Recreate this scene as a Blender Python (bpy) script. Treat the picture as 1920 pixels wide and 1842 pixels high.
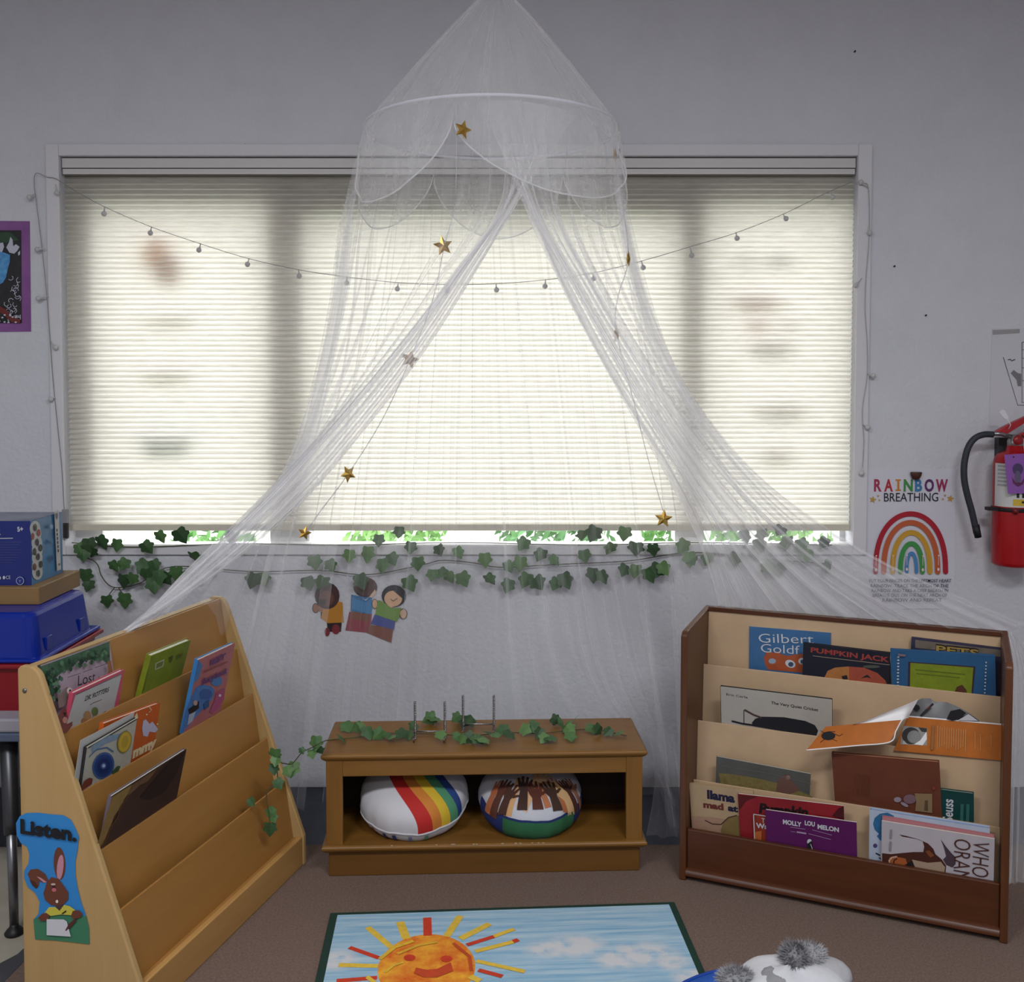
import bpy, bmesh, math, random
from math import sin, cos, pi, radians
from mathutils import Vector, Matrix, noise
from mathutils.geometry import tessellate_polygon
random.seed(7)
S = bpy.context.scene
COL = S.collection
for o in list(bpy.data.objects): bpy.data.objects.remove(o)

# ---------------------------------------------------------------- camera
FPX, TILT, CYP, CAMH = 1904.97, 0.0433, 809.0, 1.5
cd = bpy.data.cameras.new('camera'); cam = bpy.data.objects.new('camera', cd); COL.objects.link(cam)
cam.location = (0, 0, CAMH); cam.rotation_euler = (pi/2 - TILT, 0, 0)
cd.sensor_fit = 'HORIZONTAL'; cd.sensor_width = 36.0; cd.lens = 36.0*FPX/1920.0
cd.shift_y = -(921.0 - CYP)/1920.0
cd.clip_start = 0.05; cd.clip_end = 200
S.camera = cam
# ---------------------------------------------------------------- world, exposure
S.view_settings.view_transform = 'Standard'; S.view_settings.look = 'None'
S.view_settings.gamma = 1.0; S.view_settings.exposure = 0.0; S.view_settings.use_curve_mapping = False
S.cycles.transparent_max_bounces = 48
S.cycles.max_bounces = 10
S.cycles.diffuse_bounces = 5
W_ = bpy.data.worlds.new('overcast sky'); S.world = W_; W_.use_nodes = True
_bg = W_.node_tree.nodes['Background']
_bg.inputs[0].default_value = (0.97, 0.965, 1.0, 1); _bg.inputs[1].default_value = 5.6
LAMP_POWER = 40.0
LAMP_COLOR = (0.955, 0.972, 1.0)
LAMPS = [(-1.25, 0.35), (1.0, 0.35), (-1.25, -1.9), (1.0, -1.9)]
for lx, ly in LAMPS:
    ld = bpy.data.lights.new('ceiling lamp light', 'AREA'); ld.shape = 'RECTANGLE'; ld.size = 1.1; ld.size_y = 0.5
    ld.energy = LAMP_POWER*(1.45 if ly > 0 else .55); ld.color = LAMP_COLOR
    lo = bpy.data.objects.new('ceiling_lamp_light', ld); COL.objects.link(lo); lo.location = (lx, ly, 3.045)

# ---------------------------------------------------------------- helpers
FW = Vector((0, cos(TILT), -sin(TILT))); UP = Vector((0, sin(TILT), cos(TILT))); RT = Vector((1, 0, 0))
EYE = Vector((0, 0, CAMH))
def ray(px, py): return FW + RT*((px-960.0)/FPX) + UP*((CYP-py)/FPX)
def hit(px, py, p0, n):
    d = ray(px, py); return EYE + d*((Vector(p0)-EYE).dot(n)/d.dot(n))
def at(px, py, y): return hit(px, py, (0, y, 0), Vector((0, 1, 0)))       # the point of the plane y = const seen there
def fl(px, py, z=0.0): return hit(px, py, (0, 0, z), Vector((0, 0, 1)))   # the point of a level plane

def lin(c):
    if isinstance(c, str):
        c = c.lstrip('#'); c = tuple(int(c[i:i+2], 16)/255.0 for i in (0, 2, 4))
    return tuple(x/12.92 if x <= .04045 else ((x+.055)/1.055)**2.4 for x in c[:3])

MC = {}; TONE = 1.0
def M(c, rough=0.6, var=0.0, scale=30.0, metal=0.0, bump=0.0, bscale=200.0, spec=0.4, stretch=(1, 1, 1), c2=None, detail=4.0):
    key = (TONE, c, rough, var, scale, metal, bump, bscale, spec, stretch, c2)
    if key in MC: return MC[key]
    m = bpy.data.materials.new('surface'); m.use_nodes = True; nt = m.node_tree; b = nt.nodes['Principled BSDF']
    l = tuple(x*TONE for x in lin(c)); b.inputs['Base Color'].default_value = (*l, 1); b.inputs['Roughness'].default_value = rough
    b.inputs['Metallic'].default_value = metal; b.inputs['Specular IOR Level'].default_value = spec
    if var > 0 or c2 or bump > 0:
        tc = nt.nodes.new('ShaderNodeTexCoord'); mp = nt.nodes.new('ShaderNodeMapping'); mp.inputs['Scale'].default_value = stretch
        nt.links.new(tc.outputs['Object'], mp.inputs[0])
    if var > 0 or c2:
        n = nt.nodes.new('ShaderNodeTexNoise'); n.inputs['Scale'].default_value = scale; n.inputs['Detail'].default_value = detail
        n.inputs['Roughness'].default_value = .65
        nt.links.new(mp.outputs[0], n.inputs['Vector'])
        r = nt.nodes.new('ShaderNodeValToRGB'); r.color_ramp.elements[0].position = .3; r.color_ramp.elements[1].position = .7
        if c2: a, z = l, tuple(x*TONE for x in lin(c2))
        else: a, z = tuple(max(0, x*(1-var)) for x in l), tuple(min(1, x*(1+var)) for x in l)
        r.color_ramp.elements[0].color = (*a, 1); r.color_ramp.elements[1].color = (*z, 1)
        nt.links.new(n.outputs['Fac'], r.inputs[0]); nt.links.new(r.outputs[0], b.inputs['Base Color'])
    if bump > 0:
        n2 = nt.nodes.new('ShaderNodeTexNoise'); n2.inputs['Scale'].default_value = bscale; n2.inputs['Detail'].default_value = 5
        nt.links.new(mp.outputs[0], n2.inputs['Vector'])
        bp = nt.nodes.new('ShaderNodeBump'); bp.inputs['Strength'].default_value = min(1, bump); bp.inputs['Distance'].default_value = .004
        nt.links.new(n2.outputs['Fac'], bp.inputs['Height']); nt.links.new(bp.outputs[0], b.inputs['Normal'])
    MC[key] = m
    return m

def xform(mat, p): return mat @ Vector(p) if mat else Vector(p)

class MB:
    def __init__(s): s.v = []; s.f = []; s.fm = []; s.mats = []; s.uv = {}; s.sm = []
    def mi(s, m):
        if m not in s.mats: s.mats.append(m)
        return s.mats.index(m)
    def add(s, vs, fs, m, smooth=False, uvs=None):
        b = len(s.v); s.v.extend([Vector(p) for p in vs]); k = s.mi(m)
        if uvs:
            for i, t in enumerate(uvs): s.uv[b+i] = t
        for f in fs: s.f.append(tuple(b+i for i in f)); s.fm.append(k); s.sm.append(smooth)
        return s
    def box(s, lo, hi, m, mat=None):
        x0, y0, z0 = lo; x1, y1, z1 = hi
        vs = [(x0,y0,z0),(x1,y0,z0),(x1,y1,z0),(x0,y1,z0),(x0,y0,z1),(x1,y0,z1),(x1,y1,z1),(x0,y1,z1)]
        return s.add([xform(mat, p) for p in vs], [(3,2,1,0),(4,5,6,7),(0,1,5,4),(1,2,6,5),(2,3,7,6),(3,0,4,7)], m)
    def prism(s, pts, a, b, m, axis='x', mat=None, smooth=False):
        # pts: 2D outline; axis x: (y,z); y: (x,z); z: (x,y)
        def P(p, t): return {'x': (t, p[0], p[1]), 'y': (p[0], t, p[1]), 'z': (p[0], p[1], t)}[axis]
        n = len(pts); vs = [xform(mat, P(p, a)) for p in pts] + [xform(mat, P(p, b)) for p in pts]
        area = sum(pts[i][0]*pts[(i+1)%n][1]-pts[(i+1)%n][0]*pts[i][1] for i in range(n))
        tr = tessellate_polygon([[Vector((p[0], p[1], 0)) for p in pts]])
        fs = []
        for i in range(n): j = (i+1) % n; fs.append((i, j, n+j, n+i))
        for t in tr: fs.append(tuple(t)); fs.append(tuple(n+i for i in reversed(t)))
        return s.add(vs, fs, m, smooth)
    def tube(s, pts, r, m, n=8, closed=False, cap=True):
        pts = [Vector(p) for p in pts]; k = len(pts); rs = r if isinstance(r, (list, tuple)) else [r]*k
        vs = []; up = None
        for i, p in enumerate(pts):
            a = pts[(i-1) % k] if (closed or i > 0) else p; b = pts[(i+1) % k] if (closed or i < k-1) else p
            t = (b-a); t = t.normalized() if t.length > 1e-9 else Vector((0, 0, 1))
            if up is None: up = Vector((0, 0, 1)) if abs(t.z) < .9 else Vector((1, 0, 0))
            x = up.cross(t)
            if x.length < 1e-6: x = Vector((1, 0, 0)).cross(t)
            x.normalize(); y = t.cross(x); up = y
            for j in range(n):
                a_ = 2*pi*j/n; vs.append(p + (x*cos(a_)+y*sin(a_))*rs[i])
        fs = []
        for i in range(k if closed else k-1):
            for j in range(n):
                A = i*n+j; B = i*n+(j+1) % n; C2 = ((i+1) % k)*n+(j+1) % n; D = ((i+1) % k)*n+j
                fs.append((A, B, C2, D))
        if cap and not closed: fs.append(tuple(range(n-1, -1, -1))); fs.append(tuple((k-1)*n+j for j in range(n)))
        return s.add(vs, fs, m, True)
    def lathe(s, prof, m, n=24, mat=None, sx=1, sy=1, smooth=True):
        vs = []; k = len(prof)
        for r, z in prof:
            for j in range(n):
                a = 2*pi*j/n; vs.append(xform(mat, (r*cos(a)*sx, r*sin(a)*sy, z)))
        fs = []
        for i in range(k-1):
            for j in range(n): fs.append((i*n+j, i*n+(j+1) % n, (i+1)*n+(j+1) % n, (i+1)*n+j))
        fs.append(tuple(range(n-1, -1, -1))); fs.append(tuple((k-1)*n+j for j in range(n)))
        return s.add(vs, fs, m, smooth)
    def ball(s, c, r, m, n=12, k=8, sc=(1, 1, 1), mat=None):
        prof = [(max(1e-5, r*sin(pi*i/k)), -r*cos(pi*i/k)) for i in range(k+1)]
        mm = Matrix.Translation(Vector(c)) @ Matrix.Diagonal((*sc, 1))
        return s.lathe(prof, m, n, (mat @ mm) if mat else mm)
    def grid(s, rows, m, smooth=True, uv=True):
        nv = len(rows); nu = len(rows[0]); vs = [p for r in rows for p in r]
        fs = [(i*nu+j, i*nu+j+1, (i+1)*nu+j+1, (i+1)*nu+j) for i in range(nv-1) for j in range(nu-1)]
        uvs = [(j/(nu-1), i/(nv-1)) for i in range(nv) for j in range(nu)] if uv else None
        return s.add(vs, fs, m, smooth, uvs)
    def build(s, name, parent=None, world=False, bevel=0, seg=2, fix=True, label=None):
        me = bpy.data.meshes.new(name)
        inv = None
        if parent and world:
            q = parent.matrix_basis.copy(); g = parent.parent
            while g: q = g.matrix_basis @ q; g = g.parent
            inv = q.inverted()
        me.from_pydata([(inv @ p) if inv else p for p in s.v], [], s.f)
        for m in s.mats: me.materials.append(m)
        me.polygons.foreach_set('material_index', s.fm); me.polygons.foreach_set('use_smooth', s.sm)
        if s.uv:
            ul = me.uv_layers.new(name='UVMap')
            for l in me.loops: ul.data[l.index].uv = s.uv.get(l.vertex_index, (0, 0))
        me.validate(); me.update()
        if fix:
            bm = bmesh.new(); bm.from_mesh(me); bmesh.ops.recalc_face_normals(bm, faces=bm.faces); bm.to_mesh(me); bm.free()
        o = bpy.data.objects.new(name, me); COL.objects.link(o)
        if parent: o.parent = parent
        if bevel:
            b = o.modifiers.new('bevel', 'BEVEL'); b.width = bevel; b.segments = seg; b.limit_method = 'ANGLE'; b.angle_limit = radians(40)
            for p in me.polygons: p.use_smooth = False
        if label: o['label'] = label
        return o

def tag(o, label, cat, group=None):
    o['label'] = label; o['category'] = cat
    if group: o['group'] = group
    return o
def struct(o): o['kind'] = 'structure'; return o
def thing(name, label, cat, loc=(0, 0, 0), rot=None, group=None):
    o = bpy.data.objects.new(name, None); COL.objects.link(o); o.empty_display_size = .05
    mt = Matrix.Translation(Vector(loc))
    if rot is not None: mt = mt @ (Matrix.Rotation(rot, 4, 'Z') if isinstance(rot, (int, float)) else rot.to_4x4())
    o.matrix_basis = mt
    return tag(o, label, cat, group)

# ---- flat artwork: shapes laid in a plane, traced with a px -> plane function
TXT = {}
def text_mesh(t, bold=0.0, shear=0.0):
    k = (t, bold, shear)
    if k not in TXT:
        cu = bpy.data.curves.new('lettering', 'FONT'); cu.body = t; cu.size = 1; cu.offset = bold; cu.shear = shear; cu.resolution_u = 3
        ob = bpy.data.objects.new('lettering', cu); COL.objects.link(ob)
        dg = bpy.context.evaluated_depsgraph_get(); me = ob.evaluated_get(dg).to_mesh()
        vs = [(v.co.x, v.co.y) for v in me.vertices]; fs = [tuple(p.vertices) for p in me.polygons]
        ob.evaluated_get(dg).to_mesh_clear(); bpy.data.objects.remove(ob); bpy.data.curves.remove(cu)
        TXT[k] = (vs, fs)
    return TXT[k]

class Art:
    """shapes in plane coordinates (x right, y up); P maps a photo pixel into them"""
    def __init__(s, mb, mat, P, step=.00025, z0=.0004, surf=None):
        s.mb, s.mat, s.P, s.step, s.z, s.surf = mb, mat, P, step, z0, surf
    def put(s, vs, fs, m):
        s.z += s.step
        if s.surf: pts = [s.surf(x, y, s.z) for x, y in vs]
        else: pts = [s.mat @ Vector((x, y, s.z)) for x, y in vs]
        s.mb.add(pts, fs, m)
    def poly(s, px, m, raw=False):
        vs = [tuple(p) if raw else s.P(*p)[:2] for p in px]
        tr = tessellate_polygon([[Vector((x, y, 0)) for x, y in vs]])
        s.put(vs, [tuple(t) for t in tr], m); return s
    def line(s, px, w, m, raw=False, taper=None):
        """w in plane units"""
        p = [Vector(tuple(q) if raw else s.P(*q)[:2]) for q in px]; L = []; R = []; n = len(p)
        for i in range(n):
            d = p[min(i+1, n-1)]-p[max(i-1, 0)]; d = d.normalized() if d.length > 1e-9 else Vector((1, 0))
            nn = Vector((-d.y, d.x)); ww = w*.5*(1 if not taper else (1-taper*(i/(n-1))))
            L.append(p[i]+nn*ww); R.append(p[i]-nn*ww)
        vs = [(q.x, q.y) for q in L+R]
        s.put(vs, [(i, n+i, n+i+1, i+1) for i in range(n-1)], m); return s
    def oval(s, c, rx, ry, m, n=20, a0=0.0, a1=2*pi, rot=0.0):
        """centre and radii in px"""
        pts = []
        for i in range(n):
            t = a0+(a1-a0)*i/(n if abs(a1-a0-2*pi) < 1e-6 else n-1); x = rx*cos(t); y = ry*sin(t)
            pts.append((c[0]+x*cos(rot)-y*sin(rot), c[1]+x*sin(rot)+y*cos(rot)))
        return s.poly(pts, m)
    def text(s, t, a, b, m, hpx=None, bold=0.0, shear=0.0):
        """baseline from px a to px b; cap height hpx in px (None keeps the natural proportions)"""
        vs, fs = text_mesh(t, bold, shear)
        if not vs: return s
        x0 = min(v[0] for v in vs); x1 = max(v[0] for v in vs)
        A = Vector(s.P(*a)[:2]); B = Vector(s.P(*b)[:2]); d = B-A; sc = d.length/(x1-x0); ux = d.normalized(); uy = Vector((-ux.y, ux.x))
        sy = sc
        if hpx:
            mid = ((a[0]+b[0])/2, (a[1]+b[1])/2)
            h = (Vector(s.P(*mid)[:2])-Vector(s.P(mid[0], mid[1]-hpx)[:2])).length
            sy = h/.69
        s.put([tuple(A+ux*((x-x0)*sc)+uy*(y*sy)) for x, y in vs], fs, m); return s

def plane_frame(o, X, Y):
    X = X.normalized(); N = X.cross(Y).normalized(); Y = N.cross(X)
    m = Matrix((X, Y, N)).transposed().to_4x4(); m.translation = o
    return m
def smooth_curve(pts, n):
    """Catmull-Rom through pts, n samples"""
    pts = [Vector(p) for p in pts]; k = len(pts); out = []
    for i in range(n):
        t = i/(n-1)*(k-1); j = min(int(t), k-2); f = t-j
        p0, p1, p2, p3 = pts[max(j-1, 0)], pts[j], pts[j+1], pts[min(j+2, k-1)]
        out.append(.5*((2*p1)+(p2-p0)*f+(2*p0-5*p1+4*p2-p3)*f*f+(3*p1-p0-3*p2+p3)*f**3))
    return out
def star_pts(c, r, rot=0.0, inner=.42, n=5):
    return [(c[0]+(r if i % 2 == 0 else r*inner)*sin(rot+pi*i/n), c[1]-(r if i % 2 == 0 else r*inner)*cos(rot+pi*i/n)) for i in range(2*n)]

WHITE = M('e9e7e6', .6); BLACK = M('15161a', .55)
# ================================================================ the room
WY = 3.7535
wall_m = M('cccdd3', .75, .03, 6, bump=.7, bscale=60)
ceil_m = M('d6d6d8', .8)
tile_m = M('a39c8e', .45, c2='b4ad9f', scale=9)
carpet_m = M('6d5a52', .95, c2='8a766b', scale=170, bump=.9, bscale=420, spec=.1)
strip_m = M('2b2e3a', .5, c2='3c414f', scale=8, bump=.3, bscale=30)
XL, XR, ZB, ZT = at(112, 293, WY).x, at(1608, 293, WY).x, at(960, 1022, WY).z, at(960, 293, WY).z
RX0, RX1, RY0, CEIL = -3.1, 2.9, -3.4, 3.10
b = MB(); t_ = .22
b.box((RX0, WY, 0), (XL, WY+t_, CEIL), wall_m); b.box((XR, WY, 0), (RX1, WY+t_, CEIL), wall_m)
b.box((XL, WY, 0), (XR, WY+.075, ZB-.02), wall_m); b.box((XL, WY, ZT), (XR, WY+t_, CEIL), wall_m)
struct(b.build('wall_back'))
struct(MB().box((RX0-.1, RY0, 0), (RX0, WY+t_, CEIL), wall_m).build('wall_left'))
struct(MB().box((RX1, RY0, 0), (RX1+.1, WY+t_, CEIL), wall_m).build('wall_right'))
struct(MB().box((RX0-.1, RY0-.1, 0), (RX1+.1, RY0, CEIL), wall_m).build('wall_front'))
struct(MB().box((RX0-.1, RY0-.1, CEIL), (RX1+.1, WY+t_, CEIL+.1), ceil_m).build('ceiling'))
struct(MB().box((RX0-.1, RY0-.1, -.1), (RX1+.1, WY+t_, -.006), tile_m).build('floor'))
# the carpet ends on the vinyl along a line under the left bookcase, and short of the wall
p0, p1 = fl(58, 1790), fl(8, 1842)
d_ = (p1-p0).normalized(); q0 = Vector((-1.16, 3.30, 0)); q1 = p1 + d_*3.2
CY1 = 3.27
struct(MB().prism([(-1.2, CY1), (p0.x, p0.y), (p1.x, p1.y), (-1.9, p1.y-.45), (-1.9, RY0), (RX1, RY0), (RX1, CY1)], -.006, 0.0, carpet_m, 'z').build('floor_carpet'))
struct(MB().box((-2.4, CY1, -.006), (RX1, WY, -.001), strip_m).build('floor_border'))
struct(MB().prism([(-1.2, CY1), (-1.24, CY1), (p0.x-.035, p0.y), (p1.x-.1, p1.y), (-1.97, p1.y-.45), (-1.9, p1.y-.45), (p1.x, p1.y), (p0.x, p0.y)], -.006, .001, M('45454c', .7), 'z').build('trim_2'))
# ---- casing, sill, frame, panes
paint = M('d2d1d4', .55, bump=.3, bscale=60); x0o, x1o, z0o, z1o = -1.701, 1.3139, .8789, 2.3865
b = MB(); y0, y1 = WY-.012, WY+.001
b.box((x0o, y0, z0o), (XL, y1, z1o), paint); b.box((XR, y0, z0o), (x1o, y1, z1o), paint)
b.box((XL, y0, ZT), (XR, y1, z1o), paint); b.box((XL, y0, z0o), (XR, y1, ZB), paint)
struct(b.build('trim_1', bevel=.003))
win = thing('window_1', 'wide three-pane window behind the drawn shade', 'window', (0, WY+.1, ZB)); struct(win)
fr = M('c9c9cb', .5); FY0, FY1 = 3.835, 3.93
MX = [(at(503, 640, FY0).x, at(577, 640, FY0).x), (at(1268, 640, FY0).x, at(1322, 640, FY0).x)]
b = MB(); b.box((XL, FY0, ZB), (XL+.10, FY1, ZT), fr); b.box((XR-.02, FY0, ZB), (XR, FY1, ZT), fr)
b.box((XL, FY0, ZT-.16), (XR, FY1, ZT), fr); b.box((XL, FY0, ZB-.045), (XR, FY1, ZB-.022), fr)
b.box((MX[0][1], FY0, ZT-.20), (MX[1][0], FY1, ZT-.1), fr)
b.build('frame', win, True)
for x0, x1 in MX: MB().box((x0, FY0, ZB), (x1, FY1, ZT), fr).build('mullion', win, True)
gm = bpy.data.materials.new('window glass'); gm.use_nodes = True; nt = gm.node_tree; nt.nodes.remove(nt.nodes['Principled BSDF'])
tr = nt.nodes.new('ShaderNodeBsdfTransparent'); gl = nt.nodes.new('ShaderNodeBsdfGlossy'); gl.inputs['Roughness'].default_value = .03
mx = nt.nodes.new('ShaderNodeMixShader'); mx.inputs[0].default_value = .05; tr.inputs[0].default_value = (.95, .957, .945, 1)
nt.links.new(tr.outputs[0], mx.inputs[1]); nt.links.new(gl.outputs[0], mx.inputs[2]); nt.links.new(mx.outputs[0], nt.nodes['Material Output'].inputs[0])
edges = [XL+.1, MX[0][0], MX[0][1], MX[1][0], MX[1][1], XR-.02]
for i in (0, 2, 4): MB().box((edges[i], 3.843, ZB+.01), (edges[i+1], 3.847, ZT-.15), gm).build('pane', win, True)
MB().box((XL, WY-.004, ZB-.02), (XR, WY+.076, ZB+.002), M('dcdcdc', .45)).build('sill', win, True)
# ---- outdoors
struct(MB().box((-30, 4.0, -.45), (30, 45, -.4), M('9aa092', .9, c2='b8b9ae', scale=.6)).build('ground'))
def leaf_blob(n, r, s, m, seed):
    R = random.Random(seed); b = MB()
    for i in range(n):
        c = Vector((R.gauss(0, 1), R.gauss(0, 1), R.gauss(0, 1))).normalized()*R.uniform(.6, 1); c = Vector((c.x*r[0], c.y*r[1], r[2]+c.z*r[2]))
        a = Vector((R.uniform(-1, 1), R.uniform(-1, 1), R.uniform(-.4, 1))).normalized(); u = a.orthogonal().normalized(); w = a.cross(u)
        L = s*R.uniform(.7, 1.3); b.add([c-u*L, c+w*L*.45, c+u*L, c-w*L*.45], [(0, 1, 2, 3)], m)
    return b
sh_l = [M('5d8f4a', .7), M('7cab5e', .7), M('4f8448', .7)]
for i, (px, r) in enumerate([(400, (.42, .35, .50)), (745, (.4, .35, .62)), (1040, (.42, .4, .78)), (1300, (.40, .4, .85)), (1540, (.38, .4, .80))]):
    c = at(px, 1000, 6.6)
    o = thing('shrub', ['leafy green shrub outside beneath the shade, leftmost of the shrubs', 'light green shrub outside under the left end of the middle pane', 'bushy green shrub outside under the right end of the middle pane', 'green shrub outside seen between the right mullion and the gold star', 'green shrub outside at the right end of the window'][i], 'shrub', (c.x, 6.6, -.38), group='shrubs outside the window')
    leaf_blob(900, r, .05, sh_l[i % 3], i).build('foliage', o, fix=False)
    q = MB()
    for k in range(5):
        a = k*1.3; q.tube([(0.05*cos(a), .05*sin(a), 0), (.2*cos(a), .15*sin(a), r[2])], .012, M('5b4636', .8), 6)
    q.build('stem', o)
# ================================================================ the pleated shade
sh = thing('cellular_shade', 'wide cream pleated window shade drawn almost to the sill', 'window shade', (0, 3.79, ZT))
SX0, SX1 = at(125, 640, 3.79).x, at(1597, 640, 3.79).x
sm = bpy.data.materials.new('pleated fabric'); sm.use_nodes = True; nt = sm.node_tree; nt.nodes.remove(nt.nodes['Principled BSDF'])
df = nt.nodes.new('ShaderNodeBsdfDiffuse'); tl = nt.nodes.new('ShaderNodeBsdfTranslucent'); mx = nt.nodes.new('ShaderNodeMixShader'); mx.inputs[0].default_value = .5
tc = nt.nodes.new('ShaderNodeTexCoord'); mp = nt.nodes.new('ShaderNodeMapping'); mp.inputs['Scale'].default_value = (14, 14, 160)
nz = nt.nodes.new('ShaderNodeTexNoise'); nz.inputs['Scale'].default_value = 1.0; nz.inputs['Detail'].default_value = 5
rp = nt.nodes.new('ShaderNodeValToRGB'); rp.color_ramp.elements[0].color = (.68, .655, .60, 1); rp.color_ramp.elements[1].color = (.775, .755, .705, 1); rp.color_ramp.elements[0].position = .3; rp.color_ramp.elements[1].position = .7
nt.links.new(tc.outputs['Object'], mp.inputs[0]); nt.links.new(mp.outputs[0], nz.inputs['Vector']); nt.links.new(nz.outputs['Fac'], rp.inputs[0])
nt.links.new(rp.outputs[0], df.inputs[0]); nt.links.new(rp.outputs[0], tl.inputs[0])
nt.links.new(df.outputs[0], mx.inputs[1]); nt.links.new(tl.outputs[0], mx.inputs[2]); nt.links.new(mx.outputs[0], nt.nodes['Material Output'].inputs[0])
zt, zb = at(960, 329, 3.79).z, at(960, 984, 3.79).z
NP = 68; rows = []
for i in range(2*NP+1):
    z = zt+(zb-zt)*i/(2*NP); yy = 3.79+(.0065 if i % 2 else -.0065)
    rows.append([Vector((SX0+(SX1-SX0)*k/24, yy+.0012*noise.noise(Vector((k*.7, i*.6, 0))), z)) for k in range(25)])
MB().grid(rows, sm, smooth=False).build('fabric', sh, True, fix=False)
rail = M('c9c7c4', .45); dk = M('3a3734', .6)
z = lambda py: at(960, py, 3.765).z
b = MB(); b.box((XL+.004, 3.762, z(315)), (XR-.004, 3.83, z(297)), rail); b.box((XL+.004, 3.768, z(316.5)), (XR-.004, 3.82, z(315)), dk)
b.box((XL+.006, 3.762, z(327)), (XR-.006, 3.82, z(317)), rail); b.box((XL+.006, 3.768, z(329)), (XR-.006, 3.81, z(327)), M('6d675d', .6))
b.build('headrail', sh, True)
b = MB(); b.box((SX0, 3.778, zb-.022), (SX1, 3.803, zb+.002), M('c8c2b2', .5)); b.build('bottom_rail', sh, True, bevel=.003)
# a dark cord cleat low on the left of the frame
b = MB(); c = at(125, 985, WY-.012); b.box((c.x-.012, c.y-.014, c.z-.05), (c.x+.01, c.y, c.z+.06), M('8d8c90', .5))
b.box((c.x-.006, c.y-.02, c.z-.045), (c.x+.012, c.y-.006, c.z+.01), M('2c2a2a', .6)); tag(b.build('cord_cleat', bevel=.003), 'small dark cord cleat on the lower left corner of the window frame', 'cleat')
# paper shapes stuck to the glass, seen only as blurs through the shade
def paper(c):
    m = M(c, .81).copy(); nt = m.node_tree; p = nt.nodes['Principled BSDF']; t = nt.nodes.new('ShaderNodeBsdfTransparent'); l = lin(c); k = max(l)
    t.inputs[0].default_value = (*[(x/k)**.6*.8 for x in l], 1); mx = nt.nodes.new('ShaderNodeMixShader'); mx.inputs[0].default_value = .62 if c in ('8a4a22', '75868a') else .42
    nt.links.new(t.outputs[0], mx.inputs[1]); nt.links.new(p.outputs[0], mx.inputs[2]); nt.links.new(mx.outputs[0], nt.nodes['Material Output'].inputs[0]); return m
def cling(pts, c, label):
    b = MB(); pl_ = [at(x, y, 3.838) for x, y in pts]
    b.prism([(p.x, p.z) for p in pl_], 3.836, 3.8395, paper(c), 'y'); tag(b.build('window_cutout'), label, 'cutout', 'paper cutouts on the window glass')
ov = lambda x, y, a, b_, n=16: [(x+a*cos(2*pi*k/n), y+b_*sin(2*pi*k/n)) for k in range(n)]
cling(ov(322, 505, 24, 30), '8a4a22', 'round brown cutout seen as a tan blur through the shade, high in the left pane')
cling(ov(300, 475, 26, 30), 'e8b078', 'pale orange cutout blurred through the shade, above the brown one in the left pane')
cling(ov(325, 600, 52, 10), '8d8a84', 'thin grey cutout blurred through the shade, middle of the left pane')
cling(ov(320, 703, 52, 12), 'a4a29c', 'faint grey cutout blurred through the shade, below the middle of the left pane')
cling([(262, 805), (285, 815), (350, 815), (372, 805), (355, 848), (280, 848)], '75868a', 'dark grey cutout blurred through the shade, lowest in the left pane')
cling(ov(1392, 487, 9, 22), '7d7d7d', 'narrow grey cutout blurred through the shade, highest in the right pane')
cling(ov(1455, 487, 30, 12), 'a0a0a0', 'faint grey cutout blurred through the shade, right of the narrow one')
cling(ov(1415, 565, 50, 14), 'a58f8c', 'pinkish cutout blurred through the shade, upper middle of the right pane')
cling(ov(1415, 608, 16, 12), 'a06a66', 'small reddish cutout blurred through the shade, right pane')
cling(ov(1476, 606, 14, 10), '857d7d', 'small grey cutout blurred through the shade, beside the reddish one')
cling(ov(1440, 652, 46, 15), '8f8d8d', 'grey cutout blurred through the shade, middle of the right pane')
cling(ov(1455, 768, 52, 14), '908e8b', 'wide grey cutout blurred through the shade, lower middle of the right pane')
cling(ov(1450, 850, 34, 14), '9d9b97', 'faint grey cutout blurred through the shade, lowest in the right pane')
# ================================================================ string lights
sl = thing('string_lights', 'string of little white globe bulbs across the shade and around the window frame', 'string lights', (0, WY, ZT))
wire_m = M('8f8d8c', .5); bulb_m = M('b9b8b8', .25, spec=.6); LY = 3.738
main = [(128, 350), (150, 363), (196, 388), (282, 425), (375, 457), (466, 485), (560, 506), (655, 520), (745, 530), (837, 534), (930, 532), (1022, 525), (1112, 512), (1205, 489), (1297, 462), (1382, 436), (1470, 401), (1545, 364), (1600, 340)]
MB().tube(smooth_curve([at(x, y, LY) for x, y in main], 120), .0013, wire_m, 6).build('cord', sl, True)
lside = [(128, 350), (104, 335), (88, 332), (68, 325), (64, 345), (68, 380), (78, 460), (88, 560), (94, 640), (100, 720), (108, 800), (116, 880), (120, 950), (124, 985)]
MB().tube(smooth_curve([at(x, y, WY-.016) for x, y in lside], 80), .0014, wire_m, 6).build('cord', sl, True)
rside = [(1600, 340), (1615, 345), (1628, 352), (1630, 436), (1624, 520), (1622, 580), (1626, 640), (1626, 705), (1617, 770), (1620, 830), (1616, 890)]
MB().tube(smooth_curve([at(x, y, WY-.016) for x, y in rside], 80), .0014, M('a9a8aa', .5), 6).build('cord', sl, True)
def bulb(top, c):
    b = MB(); v = (c-top); L = v.length; d = v.normalized(); r = .0098
    b.tube([top, top+d*(L*.35), top+d*(L*.7), c], [.0018, .002, .0042, .006], bulb_m, 8); q = MB(); q.ball(c, r, bulb_m, 12, 8); g = q.build('bulb', sl, True); b.build('socket', g, True)
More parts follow.
